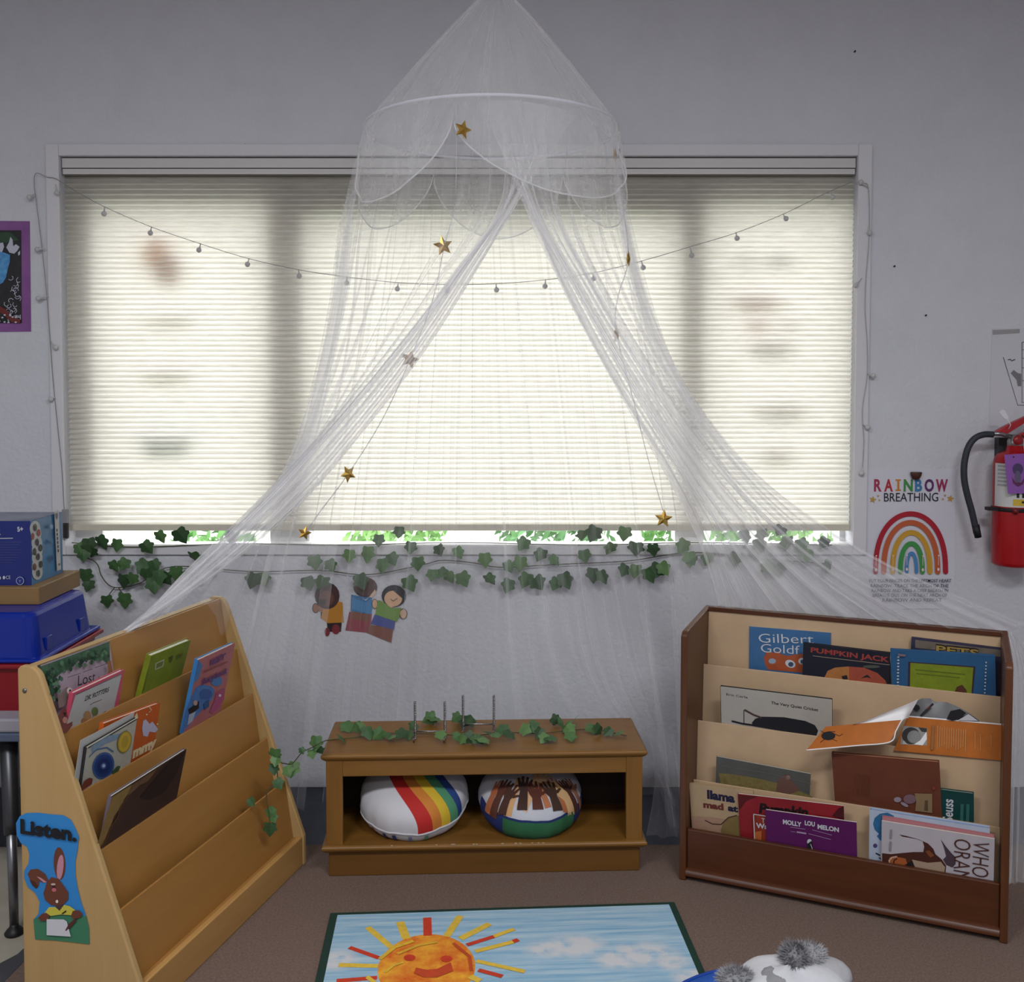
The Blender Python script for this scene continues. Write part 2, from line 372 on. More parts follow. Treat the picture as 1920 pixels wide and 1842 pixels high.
for (a, c) in [((196, 388), (195, 401)), ((284, 426), (282, 437)), ((376, 458), (373, 469)), ((467, 485), (464, 496)), ((560, 506), (561, 518)), ((650, 519), (650, 531)), ((747, 530), (745, 542)), ((837, 534), (838, 545)), ((930, 532), (931, 544)), ((1023, 525), (1022, 537)), ((1112, 512), (1113, 523)), ((1203, 490), (1206, 502)), ((1294, 464), (1297, 479)), ((1380, 437), (1382, 447)), ((1468, 402), (1474, 410)), ((1556, 360), (1561, 370))]:
    bulb(at(*a, LY), at(*c, LY))
for (a, c) in [((66, 362), (55, 370)), ((104, 346), (107, 362)), ((84, 466), (70, 468)), ((90, 556), (72, 560)), ((95, 640), (104, 652)), ((103, 745), (95, 749)), ((1628, 352), (1614, 342)), ((1629, 425), (1631, 437)), ((1616, 522), (1604, 535)), ((1626, 700), (1637, 705)), ((1617, 795), (1627, 802)), ((1617, 875), (1616, 888))]:
    bulb(at(*a, WY-.018), at(*c, WY-.02))
# ================================================================ pictures and papers on the wall
def wall_sheet(name, label, cat, quad, m, y=WY-.0005, th=.0012):
    pts = [at(px, py, y) for px, py in quad]; o = thing(name, label, cat, pts[0]); b = MB()
    b.prism([(p.x, p.z) for p in pts], y-th, y, m, 'y')
    P = lambda px, py: (lambda q: (q.x, q.z))(at(px, py, y-th))
    A = Art(b, Matrix(((1, 0, 0, 0), (0, 0, -1, y-th), (0, 1, 0, 0), (0, 0, 0, 1))), P)
    return o, b, A
o, b, A = wall_sheet('picture', 'butterfly picture with a purple border at the left edge of the wall', 'picture', [(-230, 412), (56, 415), (58.5, 622), (-230, 626)], M('7b4a86', .6, c2='8c5a96', scale=8))
dkc = M('1d1f22', .5, c2='2c2a2c', scale=40)
A.poly([(-190, 432), (40, 432), (41, 606), (-190, 608)], dkc)
A.poly([(-190, 434), (20, 436), (35, 450), (10, 455), (-190, 450)], M('2f4a35', .6))
wl_ = M('b9bccb', .6)
for q in [[(12, 464), (17, 455), (20, 444), (24, 450), (25, 462), (30, 458), (37, 463), (33, 470), (27, 476), (18, 474)], [(0, 456), (6, 455), (8, 463), (4, 474), (0, 472)], [(34, 474), (38, 470), (38, 477), (35, 480)]]: A.poly(q, wl_)
bl = M('3f78b6', .5, c2='5fa6d6', scale=60)
A.poly([(-120, 470), (-60, 440), (-10, 470), (8, 474), (19, 478), (19, 490), (15, 505), (12, 520), (6, 530), (0, 534), (-30, 560), (-90, 560), (-70, 520), (-130, 510)], bl)
R = random.Random(3)
for k in range(26):
    x = R.uniform(14, 40); y = R.uniform(518, 604); a = R.uniform(0, 6); pts = [(x+3*cos(a+i*.9)*(1+i*.25), y+3*sin(a+i*.9)*(1+i*.25)) for i in range(5)]
    A.line([(min(40, p[0]), min(605, p[1])) for p in pts], .0022, wl_)
A.poly([(0, 574), (12, 580), (24, 592), (40, 600), (40, 606), (26, 606), (14, 596), (0, 584)], M('6b2a25', .6))
for k in range(10): A.oval((R.uniform(0, 36), R.uniform(590, 605)), 2.2, 1.6, wl_, 8)
b.build('sheet', o, True)
# rainbow poster
o, b, A = wall_sheet('poster', 'white poster with a painted rainbow and breathing instructions, beside the window', 'poster', [(1625, 880), (1793, 880), (1788, 1142), (1624, 1142)], M('cfced8', .6))
for ch, x0, x1, c in [('R', 1638.5, 1653, 'a03050'), ('A', 1657.5, 1674, 'b0303c'), ('I', 1678.5, 1689, 'c08038'), ('N', 1694, 1711, '3f8a45'), ('B', 1715, 1728.5, '3c79a8'), ('O', 1733, 1750.5, '5b2a66'), ('W', 1754, 1776.5, '9a2a56')]:
    if ch == 'I':
        for q in [[(1679, 899), (1689, 899), (1689, 902), (1679, 902)], [(1679, 918), (1689, 918), (1689, 921), (1679, 921)], [(1682, 899), (1686, 899), (1686, 921), (1682, 921)]]: A.poly(q, M(c, .6))
    else: A.text(ch, (x0, 921), (x1, 921), M(c, .6), 21.5, bold=.035)
A.text('BREATHING', (1657, 940.5), (1758.5, 940), M('171a2a', .6), 16)
gold = M('b8923e', .5)
for (cx, cy, r) in [(1636, 937, 7), (1646, 930, 2.6), (1648, 938, 2.6), (1781, 935, 7), (1771, 929, 2.6), (1767, 936, 2.6)]: A.poly(star_pts((cx, cy), r, .2), gold)
def arch(xl, xr, top, w, c, base=1072.0):
    cx = (xl+xr)/2; a = (xr-xl)/2; h = base-top; pts = [(xl, base)]
    for k in range(1, 32):
        t = pi-k*pi/32; pts.append((cx+a*cos(t), base-h*sin(t)**.82))
    pts.append((xr, base)); A.line(pts, w, M(c, .6))
px_m = (at(1700, 1000, WY)-at(1701, 1000, WY)).length
for (xl, xr, tp, w, c) in [(1641, 1772, 963.5, 9.6, 'a5182c'), (1656, 1757, 980, 10, 'b85a35'), (1672.5, 1742.5, 998.5, 9.6, 'c4952f'), (1687, 1728, 1019, 9, '3f8f4a'), (1698.5, 1717, 1037, 6.5, '4a82b5')]:
    arch(xl, xr, tp, w*px_m, c)
    for e in (xl, xr): A.oval((e, 1072), w/2, w/2, M(c, .6), 12)
hm = M('e4c9c4', .6)
for x, y in [(1641, 1068), (1672.5, 1068), (1698.5, 1067), (1728, 1068), (1757, 1067)]:
    A.oval((x, y), 2.3, 3, hm, 10); A.line([(x, y-24), (x, y-8)], .002, hm); A.oval((x+.5, y-26), 1.6, 1.6, hm, 8)
bt = M('2b2c3c', .6)
for t, x0, x1, y in [('PUT YOUR FINGER ON THE LEFTMOST HEART', 1628, 1781, 1091), ('RAINBOW. TRACE THE ARCH OF THE', 1630, 1776, 1100.5), ('RAINBOW AND TAKE A DEEP BREATH IN', 1632, 1775, 1109.5), ('BREATHE OUT ON THE NEXT ARCH OF', 1634, 1773, 1118), ('RAINBOW AND REPEAT', 1652, 1763, 1127)]:
    A.text(t, (x0, y), (x1, y), bt, 6, bold=.012)
A.line([(1692, 1141), (1762, 1141)], .001, bt); b.build('sheet', o, True)
c = at(1715, 892, WY); o = thing('hook', 'small brown cup-shaped hook above the rainbow poster title', 'hook', (c.x, WY-.014, c.z))
MB().lathe([(.001, -.014), (.012, -.012), (.019, 0), (.0215, .012), (.0205, .014), (.001, .013)], M('4b2c24', .4), 20, Matrix.Diagonal((1, .55, 1, 1))).build('cup', o)
MB().box((-.012, .006, -.01), (.012, .0135, .012), M('3a241f', .6)).build('backplate', o)
# evacuation map
o, b, A = wall_sheet('floor_plan', 'white taped paper with a line-drawn floor plan above the fire extinguisher', 'paper', [(1860, 616), (2080, 616), (2078, 800), (1854, 800)], M('c9c8ce', .6))
A.poly([(1861, 619), (1912, 617), (1912, 625), (1861, 628)], M('9a999a', .5)); ink = M('2c2c33', .6)
A.line([(1881, 670), (1908, 760), (2060, 760)], .0022, ink); A.line([(1916, 642), (1916, 755), (2050, 755)], .0022, ink); A.line([(1916, 642), (2050, 642)], .0022, ink)
for y in (656, 672, 690, 714): A.line([(1916, y), (1945, y)], .0015, ink)
A.poly([(1895, 700), (1900, 694), (1908, 700), (1914, 701), (1914, 724), (1908, 724), (1906, 712)], M('77767a', .6)); A.line([(1889, 675), (1894, 674), (1896, 677), (1903, 674)], .003, ink)
b.build('sheet', o, True)
# specks: nails left in the wall
for i, (x, y) in enumerate([(1603, 97), (1736, 592), (1677, 500), (460, 272)]):
    c = at(x, y, WY-.004); tag(MB().tube([(c.x, WY, c.z), (c.x, WY-.008, c.z+.002)], .0028, BLACK, 8).build('nail'), ['tiny dark nail high in the wall right of the canopy', 'tiny dark nail in the wall right of the window', 'small bent dark nail in the wall beside the window frame', 'tiny dark nail on the top of the window frame'][i], 'nail', 'nails left in the wall')
# three children cut from paper
cut = thing('paper_cutout', 'paper cutout of three smiling cartoon children holding on to each other, taped under the sill', 'cutout', at(680, 1145, WY))
def K(x, y): return (560+x/8.0, 1060+y/8.0)
def figure(shapes):
    b = MB(); y = WY-.0006-.0015*figure.n; figure.n += 1
    P = lambda px, py: (lambda q: (q.x, q.z))(at(px, py, y))
    A = Art(b, Matrix(((1, 0, 0, 0), (0, 0, -1, y), (0, 1, 0, 0), (0, 0, 0, 1))), P, step=.0003)
    for pts, c in shapes: A.poly([K(*p) for p in pts], M(c, .65))
    b.build('figure', cut, True)
figure.n = 0
ovk = lambda x, y, a, b_, n=18: [(x+a*cos(2*pi*k/n), y+b_*sin(2*pi*k/n)) for k in range(n)]
figure([([(330, 800), (420, 860), (440, 1000), (640, 1000), (650, 850), (560, 700), (330, 700)], '2c2626'), (ovk(255, 645, 52, 75), '2a2422'), (ovk(255, 645, 42, 65), '9a6a50'), ([(300, 600), (380, 570), (380, 690), (300, 700)], '9a6a50'),
        ([(360, 690), (400, 560), (520, 520), (660, 560), (680, 860), (440, 870), (335, 800)], 'c08432'), (ovk(430, 460, 185, 200), '4a3230'), (ovk(420, 500, 110, 120), '6d463c'), ([(300, 500), (420, 520), (400, 600), (320, 600)], '3a2828'), (ovk(430, 1000, 40, 65), '7e2f38'), (ovk(560, 960, 60, 75), '7e2f38')])
figure([([(700, 980), (760, 700), (1100, 720), (1080, 1010), (1000, 1010)], '8c2f3e'), ([(790, 690), (1080, 740), (1060, 850), (760, 800)], '7c4a34'), ([(790, 440), (930, 470), (1100, 490), (1090, 740), (780, 690)], '2f6a9c'), ([(800, 480), (1000, 560), (1090, 500), (1110, 640), (1090, 735), (800, 660)], '3a80b4'),
        (ovk(1000, 330, 180, 150), '2f2020'), (ovk(1010, 320, 165, 138), '5a3a34'), ([(1060, 470), (1150, 360), (1165, 420), (1100, 490)], 'd8b8a0'), ([(930, 470), (1000, 520), (1060, 480), (1005, 530)], 'e8e4e0')])
figure([([(1010, 1010), (1060, 890), (1420, 960), (1390, 1165), (1250, 1110), (1000, 1005)], '7d4630'), ([(1080, 880), (1140, 740), (1450, 830), (1430, 970)], '3c4a94'), (ovk(1140, 580, 45, 75), '3a2a22'), (ovk(1143, 580, 36, 66), 'd6ab88'), (ovk(1570, 730, 62, 82), '2c2622'), (ovk(1572, 730, 50, 70), 'd6ab88'),
        ([(1190, 520), (1300, 560), (1400, 640), (1540, 640), (1510, 780), (1470, 850), (1150, 740)], '6f9440'), (ovk(1430, 460, 185, 165), '24242e'), (ovk(1420, 500, 135, 120), 'd9ae8a'), ([(1290, 400), (1420, 380), (1560, 500), (1600, 430), (1500, 320), (1350, 320)], '24242e'),
        ([(1380, 500), (1420, 530), (1480, 490), (1485, 500), (1420, 545), (1375, 510)], '6b4636'), ([(1325, 590), (1450, 600), (1390, 640)], 'd9ae8a')])
# ================================================================ fire extinguisher
EX, EY = 1.815, WY-.093; red = M('a30d18', .32, spec=.5)
ex = thing('fire_extinguisher', 'red fire extinguisher with a black hose hung on the wall', 'fire extinguisher', (EX, EY, .855))
mm = Matrix.Translation((0, 0, 0)); zz = lambda py: at(1878, py, EY).z-.855
b = MB(); r = .0715
b.lathe([(r*.85, 0), (r*.97, .006), (r, .016), (r, .365), (r*.96, .388), (r*.8, .404), (r*.5, .414), (.03, .416), (.026, .44)], red, 36); b.build('cylinder', ex)
b = MB(); rl = r+.0006; z0, z1 = zz(948), zz(868)
def band(z0, z1, a0, a1, m, rr=rl, n=16):
    rows = [[Vector((rr*sin(a0+(a1-a0)*k/n), -rr*cos(a0+(a1-a0)*k/n), z)) for k in range(n+1)] for z in (z0, z1)]; b.grid(rows, m, True, False)
band(z0, z1, -1.5, 1.5, M('c9c8c6', .5)); band(zz(945), zz(933), -.5, 1.4, M('c8ab3a', .5), rl+.0005); band(zz(915), zz(872), -.45, .6, M('8b8d93', .5), rl+.0005)
for k in range(6): band(zz(910-k*7), zz(906-k*7), -1.3, -.6, M('9d9fa4', .5), rl+.0005, 8)
for a, w_ in ((-.28, .1), (-.02, .12), (.3, .16)): band(zz(930), zz(920), a-w_*.6, a+w_*.6, BLACK, rl+.0008, 6)
band(zz(940), zz(936), -.1, .5, BLACK, rl+.001, 8); b.build('label', ex)
b = MB(); b.lathe([(r+.003, zz(957)), (r+.004, zz(956)), (r+.004, zz(951)), (r+.003, zz(950))], M('1a1414', .5), 36); b.box((-.105, -.03, zz(956)), (-.05, .0, zz(950)), M('1a1414', .5)); b.ball((-.03, -r-.002, zz(954)), .012, M('6d1218', .4)); b.build('strap', ex)
b = MB(); b.lathe([(.027, .43), (.027, .452), (.02, .462), (.02, .475)], M('9c9a98', .3, metal=.8), 20); b.tube([(-.02, -.005, .468), (-.055, -.008, .478), (-.085, -.01, .478)], .0085, M('8f8e8e', .3, metal=.9), 12); b.ball((0, -.022, .455), .019, M('8e1a20', .3), sc=(1, .5, 1)); b.build('valve', ex)
b = MB()
b.prism([(-.075, .485), (-.05, .5), (.0, .525), (.05, .548), (.12, .552), (.13, .545), (.05, .53), (.01, .505), (-.03, .48), (-.05, .474)], -.014, .014, red, 'y')
b.prism([(.0, .47), (.02, .472), (.06, .44), (.12, .39), (.128, .40), (.07, .455), (.03, .485)], -.012, .012, red, 'y'); b.build('handle', ex, bevel=.003)
hose = [(1862, 815), (1845, 815), (1828, 822), (1815, 840), (1808, 870), (1808, 900), (1814, 930), (1821, 955), (1828, 985), (1831, 1000)]
b = MB(); b.tube(smooth_curve([at(x, y, EY-.01)-Vector((EX, EY, .855)) for x, y in hose], 40), .0115, M('2d3038', .55), 12)
e0, e1 = at(1829, 985, EY-.012), at(1834, 1008, EY-.012); off = Vector((EX, EY, .855)); b.tube([e0-off, e1-off], [.0135, .012], BLACK, 12); b.build('hose', ex)
b = MB(); q = [at(x, y, EY-.08)-off for x, y in ((1883, 853), (1935, 850), (1938, 925), (1890, 926))]; tg = M('8a55a5', .6)
b.prism([(p.x, p.z) for p in q], q[0].y-.0008, q[0].y, tg, 'y')
A = Art(b, Matrix(((1, 0, 0, 0), (0, 0, -1, q[0].y-.0008), (0, 1, 0, 0), (0, 0, 0, 1))), lambda px, py: (lambda t: (t.x-off.x, t.z-off.z))(at(px, py, EY-.08)))
A.oval((1908, 880), 10, 11, M('4b3a62', .6)); A.oval((1908, 895), 6, 12, M('5f5570', .6)); A.poly([(1897, 895), (1904, 905), (1914, 905), (1922, 894), (1918, 908), (1908, 913), (1899, 906)], M('5d2a52', .6)); A.oval((1900, 857), 1.5, 1.5, BLACK, 8)
b.build('inspection_tag', ex)
b = MB(); q = [at(x, y, EY-.03)-off for x, y in ((1873, 773), (1879, 768), (1884, 770), (1891, 783), (1889, 787), (1883, 785))]; b.prism([(p.x, p.z) for p in q], q[0].y-.001, q[0].y+.001, M('d8d8da', .4), 'y')
b.tube([at(1889, 786, EY-.03)-off, at(1895, 797, EY-.03)-off, at(1891, 805, EY-.02)-off], .0015, M('d8d8da', .4), 6); b.tube([(.02, -.02, .49), (.05, -.022, .515), (.12, -.02, .515)], .0018, M('9c9a98', .3, metal=.9), 6); b.build('seal', ex)
MB().box((-.03, .06, .3), (.03, .093, .46), M('3a3a3e', .5)).build('wall_bracket', ex)
# ================================================================ ivy
IVY = [(0, -.40), (.12, -.44), (.32, -.46), (.42, -.30), (.38, -.14), (.52, .02), (.46, .14), (.30, .20), (.20, .36), (0, .58)]
IVY = IVY+[(-x, y) for x, y in reversed(IVY[1:-1])]
ivy_ms = [M('3a5a34', .5, .25, 40), M('476a3c', .5, .25, 40), M('567844', .5, .2, 40), M('2e4a2a', .5, .25, 40)]
def leaf(b, c, s, R, facing=Vector((0, -1, 0)), m=None, spread=.5, dn=None):
    n = (facing+Vector((R.uniform(-1, 1), R.uniform(-1, 1), R.uniform(-1, 1)))*spread).normalized()
    y = (dn or Vector((R.uniform(-.7, .7), 0, -1))).normalized(); y = (y-n*y.dot(n)).normalized(); x = y.cross(n)
    pts = []; fold = R.uniform(.1, .3)
    for px, py in IVY: pts.append(c+x*(px*s)+y*(py*s)-n*(abs(px)*s*fold+.12*s*py*py))
    b.add([c+n*.0]+pts, [(0, i+1, (i+1) % len(pts)+1) for i in range(len(pts))], m or R.choice(ivy_ms))
stem_m = M('4b4a32', .7)
LV = [(167,1022),(190,1018),(155,1040),(218,1022),(275,1027),(300,1007),(339,1005),(433,1008),(213,1062),(232,1058),(268,1062),(290,1060),(230,1090),(248,1086),(160,1080),(166,1098),(200,1128),(233,1126),(330,1075),(358,1080),(365,1046),(388,1054),(298,1082),(288,1097),(310,1086),(172,1036),(148,1030),(275,1078),
 (473,1088),(494,1085),(590,1055),(620,1060),(578,1093),(604,1093),(677,1090),(688,1039),(716,1060),(735,1048),(710,1013),(748,997),(784,1057),(768,1095),(770,1027),(824,1032),(860,1036),(810,1078),(829,1074),(843,1083),(869,1086),(909,1050),(918,1087),(953,1063),(976,1057),(953,1098),(986,1088),(1009,1094),(981,1020),(1014,1041),(1040,1050),(1061,1088),(1042,1095),(1096,1043),(1113,1001),(1094,1004),(1145,1029),(1131,1081),(1113,1078),(1171,1001),(1171,1069),(1192,1071),(1232,1069),(1192,1029),(1225,1031),(1281,1025),(1293,1048),
 (1296,1049),(1326,1049),(1380,1049),(1399,1006),(1429,1004),(1462,996),(1440,1064),(1459,1069),(1515,1041),(1553,1062),(1504,1022),(1476,1019),(1425,1022),(1545,1018),(655,1042),(1245,1066),(1218,1078)]
iv = thing('ivy_garland', 'green ivy garland hung along the whole window sill', 'ivy garland', (0, WY-.03, .93)); R = random.Random(11); b = MB()
for x, y in LV:
    yy = WY-.036 if y > 1018 else WY-.03
    leaf(b, at(x, y, yy-R.uniform(0, .03)), R.uniform(.046, .066), R)
b.build('foliage', iv, True, fix=False); b = MB()
for pl_ in ([(135, 1018), (250, 1026), (440, 1020), (640, 1022), (860, 1018), (1100, 1022), (1300, 1018), (1560, 1022)], [(150, 1042), (180, 1055), (190, 1080), (205, 1098), (225, 1102), (260, 1095), (282, 1082), (330, 1062), (470, 1072), (600, 1070), (690, 1078), (790, 1060), (830, 1051), (890, 1056), (940, 1064), (1060, 1058), (1180, 1052), (1300, 1036), (1450, 1050), (1560, 1058)], [(215, 1102), (205, 1115), (200, 1126)], [(222, 1102), (230, 1115), (233, 1122)]):
    b.tube(smooth_curve([at(x, y, WY-.018) for x, y in pl_], 80), .0018, stem_m, 6)
b.build('vine', iv, True)
TONE = .88
# ================================================================ wood
def wood(c1, c2, axis='x', rough=.4, scale=1.0, spec=.4):
    st = {'x': (2.2, 26, 26), 'y': (26, 2.2, 26), 'z': (26, 26, 2.2)}[axis]
    return M(c1, rough, c2=c2, scale=scale, stretch=st, spec=spec, detail=6)
# ================================================================ left bookcase (maple)
LA, LL, LD = .2627, .852, .3266; LO = Vector((-.6484, 3.144, 0)); LU = Vector((sin(LA), cos(LA), 0)); LW = Vector((cos(LA), -sin(LA), 0))
lb = thing('book_display', 'maple sloped book display with a listening sign on its end panel', 'bookcase', LO, pi/2-LA)
mapl = wood('b6945f', 'be9d6b', 'z', .45); face = wood('a27238', 'aa7b40', 'x', .42); edge_m = M('caa05e', .4, c2='a8763c', scale=14); fx = wood('b88a4e', 'c2965a', 'x', .42)
prof = [(0, 0), (0, .092), (.262, .812), (.272, .826), (.286, .834), (.318, .834), (LD, .826), (LD, 0)]
for x0 in (-LL, -.018): MB().prism(prof, x0, x0+.018, mapl, 'x').build('side_panel', lb, bevel=.004)
LT = [(.281, .830), (.225, .671), (.171, .533), (.122, .396), (.062, .264)]; LEANL = .15
def tiers(T, lean, x0, x1, base_z, fm, parent, th=.006, rail=True):
    for i, (y, z) in enumerate(T):
        zb_ = max(base_z, z-.33) if i else max(base_z, z-.4)
        q = [(y, z), (y+th, z), (y+th-lean*(z-zb_), zb_), (y-lean*(z-zb_), zb_)]
        MB().prism(q, x0, x1, fm, 'x').build('tier_panel', parent, bevel=.0015)
tiers(LT, LEANL, -LL+.018, -.018, .085, face, lb)
b = MB(); b.box((-LL+.018, .318-.02, .60), (-.018, .322, .828), mapl); b.build('back_panel', lb)
b = MB(); b.box((-LL+.018, .004, .0), (-.018, .022, .092), fx); b.build('kick_board', lb, bevel=.003)
b = MB(); b.box((-LL+.018, .016, .078), (-.018, .09, .086), face); b.build('pocket_floor', lb)
PFL = []                                                             # ledges the books stand on
def ledge(T, lean, n, depth, x0, x1, m, parent):
    z = T[n+1][1]-depth if n+1 < len(T) else .09
    yb = T[n][0]-lean*(T[n][1]-z); yf = (T[n+1][0]+.006-lean*depth) if n+1 < len(T) else .02
    MB().box((x0, min(yf, yb-.01), z-.005), (x1, yb, z), m).build('pocket_floor', parent); return z
for n in range(4): ledge(LT, LEANL, n, .12, -LL+.018, -.018, face, lb)
b = MB(); c = Vector((-LL-.002, .30, .775))
b.lathe([(.006, 0), (.0055, .002), (.001, .0025)], M('8a8a88', .35, metal=.9), 14, Matrix.Translation((-LL, .306, .775)) @ Matrix.Rotation(-pi/2, 4, 'Y')); b.build('screw', lb)
# ================================================================ right bookcase (cherry)
RA, RL, RD = .4119, .9007, .3455; RO = Vector((.5091, 3.0341, 0)); RU = Vector((cos(RA), -sin(RA), 0)); RW = Vector((sin(RA), cos(RA), 0))
rb = thing('book_rack', 'dark cherry book rack with beige tiers full of picture books', 'bookcase', RO, -RA)
cher = wood('53301a', '643c22', 'z', .38); cherx = wood('4c2814', '5c321c', 'x', .36); beige = M('c4a684', .6, .05, 12)
prof = [(0, 0), (0, .752), (.012, .764), (.33, .780), (RD, .776), (RD, 0)]
for x0 in (0, RL-.02): MB().prism(prof, x0, x0+.02, cher, 'x').build('side_panel', rb, bevel=.004)
RT_ = [(.285, .782), (.217, .612), (.142, .452), (.091, .281)]; LEANR = .06
tiers(RT_, LEANR, .02, RL-.02, .02, beige, rb)
MB().box((.02, .278, .772), (RL-.02, .30, .787), cherx).build('top_rail', rb, bevel=.002)
b = MB(); b.box((.02, .014, .018), (RL-.02, .030, .156), cherx); b.build('front_board', rb, bevel=.003)
q = [(0.014, .022)]+[(.014-.016*sin(t), .022+.016*cos(t)-.0) for t in [k*pi/16 for k in range(9)]]; q = [(.014, .018), (-.004, .018)]+[(.014-.018*cos(k*pi/16), .020+.018*sin(k*pi/16)) for k in range(9)]
MB().prism(q, .02, RL-.02, cherx, 'x').build('base_moulding', rb)
MB().box((.02, RD-.02, .02), (RL-.02, RD-.012, .76), beige).build('back_panel', rb)
for n in range(3): ledge(RT_, LEANR, n, .10, .02, RL-.02, beige, rb)
MB().box((.02, .028, .05), (RL-.02, .07, .056), beige).build('pocket_floor', rb)
# ================================================================ books
PAGES = M('d8d3c6', .7)
def book(shelf, tier, tl, tr, th, hgt, cover, label, s=.12, back=None, off=0.0, lip=True, group=None, pages=None, spine=None, vert=True):
    """front cover through the seen corners tl, tr; leans by s (top outwards) on the lip of the next tier,
    or with s < 0 back on its own tier panel"""
    if shelf == 'L': O, U, Wv, T, lean = LO, LU, LW*-1, LT, LEANL
    else: O, U, Wv, T, lean = RO, RU, RW, RT_, LEANR
    if s < 0: y, z = T[tier][0]-.001-off-th-lean*.0, T[tier][1]; s_ = -lean          # rests on the panel: slope dy/dz = lean
    elif tier+1 < len(T): y, z = T[tier+1][0]+.0085+off-.006, T[tier+1][1]; s_ = s
    else: y, z = (.0325+off, .156) if shelf == 'R' else (.024+off, .092); s_ = s
    p0 = O+Wv*y+Vector((0, 0, z)); Y = (Vector((0, 0, 1))-Wv*s_).normalized(); N = U.cross(Y).normalized()
    if N.dot(Wv) > 0: N = -N
    A3, B3 = hit(*tl, p0, N), hit(*tr, p0, N)
    X = (B3-A3); w = X.length; X.normalize(); Yd = N.cross(X)
    o3 = A3-Yd*hgt
    R = Matrix((X, Yd, N)).transposed()
    o = thing('picture_book', label, 'book', o3, R, group)
    f = plane_frame(o3, X, Yd); fi = f.inverted()
    ct = .0022 if th > .006 else .0008; b = MB(); cm = cover if not isinstance(cover, str) else M(cover, .35, .06, 25)
    b.box((0, 0, -ct), (w, hgt, 0), cm)
    P = lambda px, py: (fi @ hit(px, py, o3, N))[:2]
    art = Art(b, Matrix(), P)
    def finish():
        b.build('front_cover', o)
        if th > .004:
            q = MB(); g = .003 if th > .006 else 0; q.box((g if spine != 'right' else g, g*.6, -th+ct), (w-g, hgt-g, -ct), pages or PAGES); q.build('page_block', o)
            q = MB(); bm_ = back or cm; q.box((0, 0, -th), (w, hgt, -th+ct), bm_); q.build('back_cover', o)
            q = MB(); q.box((-.0012, 0, -th), (.0004, hgt, 0), bm_) if spine != 'right' else q.box((w-.0004, 0, -th), (w+.0012, hgt, 0), bm_); q.build('spine', o)
        return o
    return art, finish, (w, hgt)
ink = M('1d1b20', .5)
# ---- left rack
# ivy covered book, leaning back
A, fin, _ = book('L', 0, (76, 1248), (205, 1202), .008, .27, M('a996a4', .35, .06, 20), 'large picture book with a green ivy border, at the near end of the top tier', s=-1, back=M('2c3a34', .4))
dg_ = M('2f4f3a', .4, c2='46684c', scale=60); R = random.Random(5)
A.poly([(76, 1250), (205, 1203), (206, 1250), (190, 1236), (172, 1237), (160, 1240), (146, 1240), (132, 1256), (118, 1259), (104, 1272), (104, 1282), (98, 1290), (96, 1300), (88, 1308), (86, 1330), (84, 1320), (80, 1290)], dg_)
for k in range(90):
    t = R.random()
    if R.random() < .6: cx, cy = 78+t*126, 1252-t*46+R.uniform(2, 24)*(1 if t > .2 else 1.4)
    else: cx, cy = 80+R.uniform(0, 20), 1255+R.uniform(0, 60)
    r = R.uniform(3, 5.5); a = R.uniform(0, 6); A.poly([(cx+r*cos(a+i*1.2566)*(1 if i % 2 else .7), cy+r*sin(a+i*1.2566)) for i in range(5)], M(R.choice(['284a34', '3c6448', '527a58', '1f3a2c']), .45))
A.text('Lost', (131, 1288), (165, 1279), ink, 19, shear=.15); A.line([(112, 1272), (124, 1268), (136, 1264)], .0012, ink); A.line([(141, 1262), (158, 1256)], .0012, ink); A.line([(163, 1254), (188, 1245)], .0012, ink)
br = M('6b3f34', .5); A.poly([(186, 1243), (193, 1240), (196, 1258), (198, 1270), (190, 1282), (184, 1276), (188, 1262)], M('8a5a34', .5)); A.oval((175, 1277), 8, 7, M('b98f70', .5)); A.line([(167, 1283), (170, 1271), (176, 1280), (181, 1268)], .003, br)
A.poly([(92, 1310), (108, 1290), (118, 1292), (119, 1302), (112, 1310), (104, 1326), (94, 1330)], M('7a6a64', .5)); A.oval((114, 1297), 5, 6, M('cfc4c0', .5)); A.oval((115, 1297), 2, 2.6, ink)
A.poly([(91, 1345), (98, 1334), (104, 1330), (112, 1334), (119, 1346), (119, 1362), (108, 1376), (98, 1376)], M('6c3a34', .5)); A.poly([(101, 1338), (107, 1338), (105, 1346)], ink); A.oval((105, 1352), 5, 6, M('b07a6c', .5)); fin()
# pink edged book
A, fin, _ = book('L', 0, (138, 1300), (233, 1256), .012, .20, M('c95a72', .35), 'grey picture book with a pink edge, in front of the ivy bordered book', s=.22, off=.001, back=M('c04a66', .4))
A.poly([(141, 1303), (228, 1263), (212, 1332), (120, 1374)], M('b9bab8', .5, .05, 30)); A.line([(142, 1303), (228, 1264)], .0015, ink)
A.text('DR. ROTTERS', (158, 1315), (203, 1297), M('3c3a3c', .5), 8, shear=.2, bold=.015); A.line([(168, 1304), (200, 1291)], .001, M('5a585a', .5)); A.line([(168, 1322), (174, 1318), (190, 1312)], .0015, M('5a585a', .5))
A.oval((163, 1343), 7, 10, M('b08a5a', .5)); A.oval((177, 1334), 6, 8, M('6d8048', .5)); A.oval((157, 1352), 6, 6, M('a87c54', .5)); A.line([(172, 1345), (182, 1330), (178, 1342)], .002, M('5c6a4c', .5)); A.oval((196, 1336), 3, 3, M('9a8a80', .5)); fin()
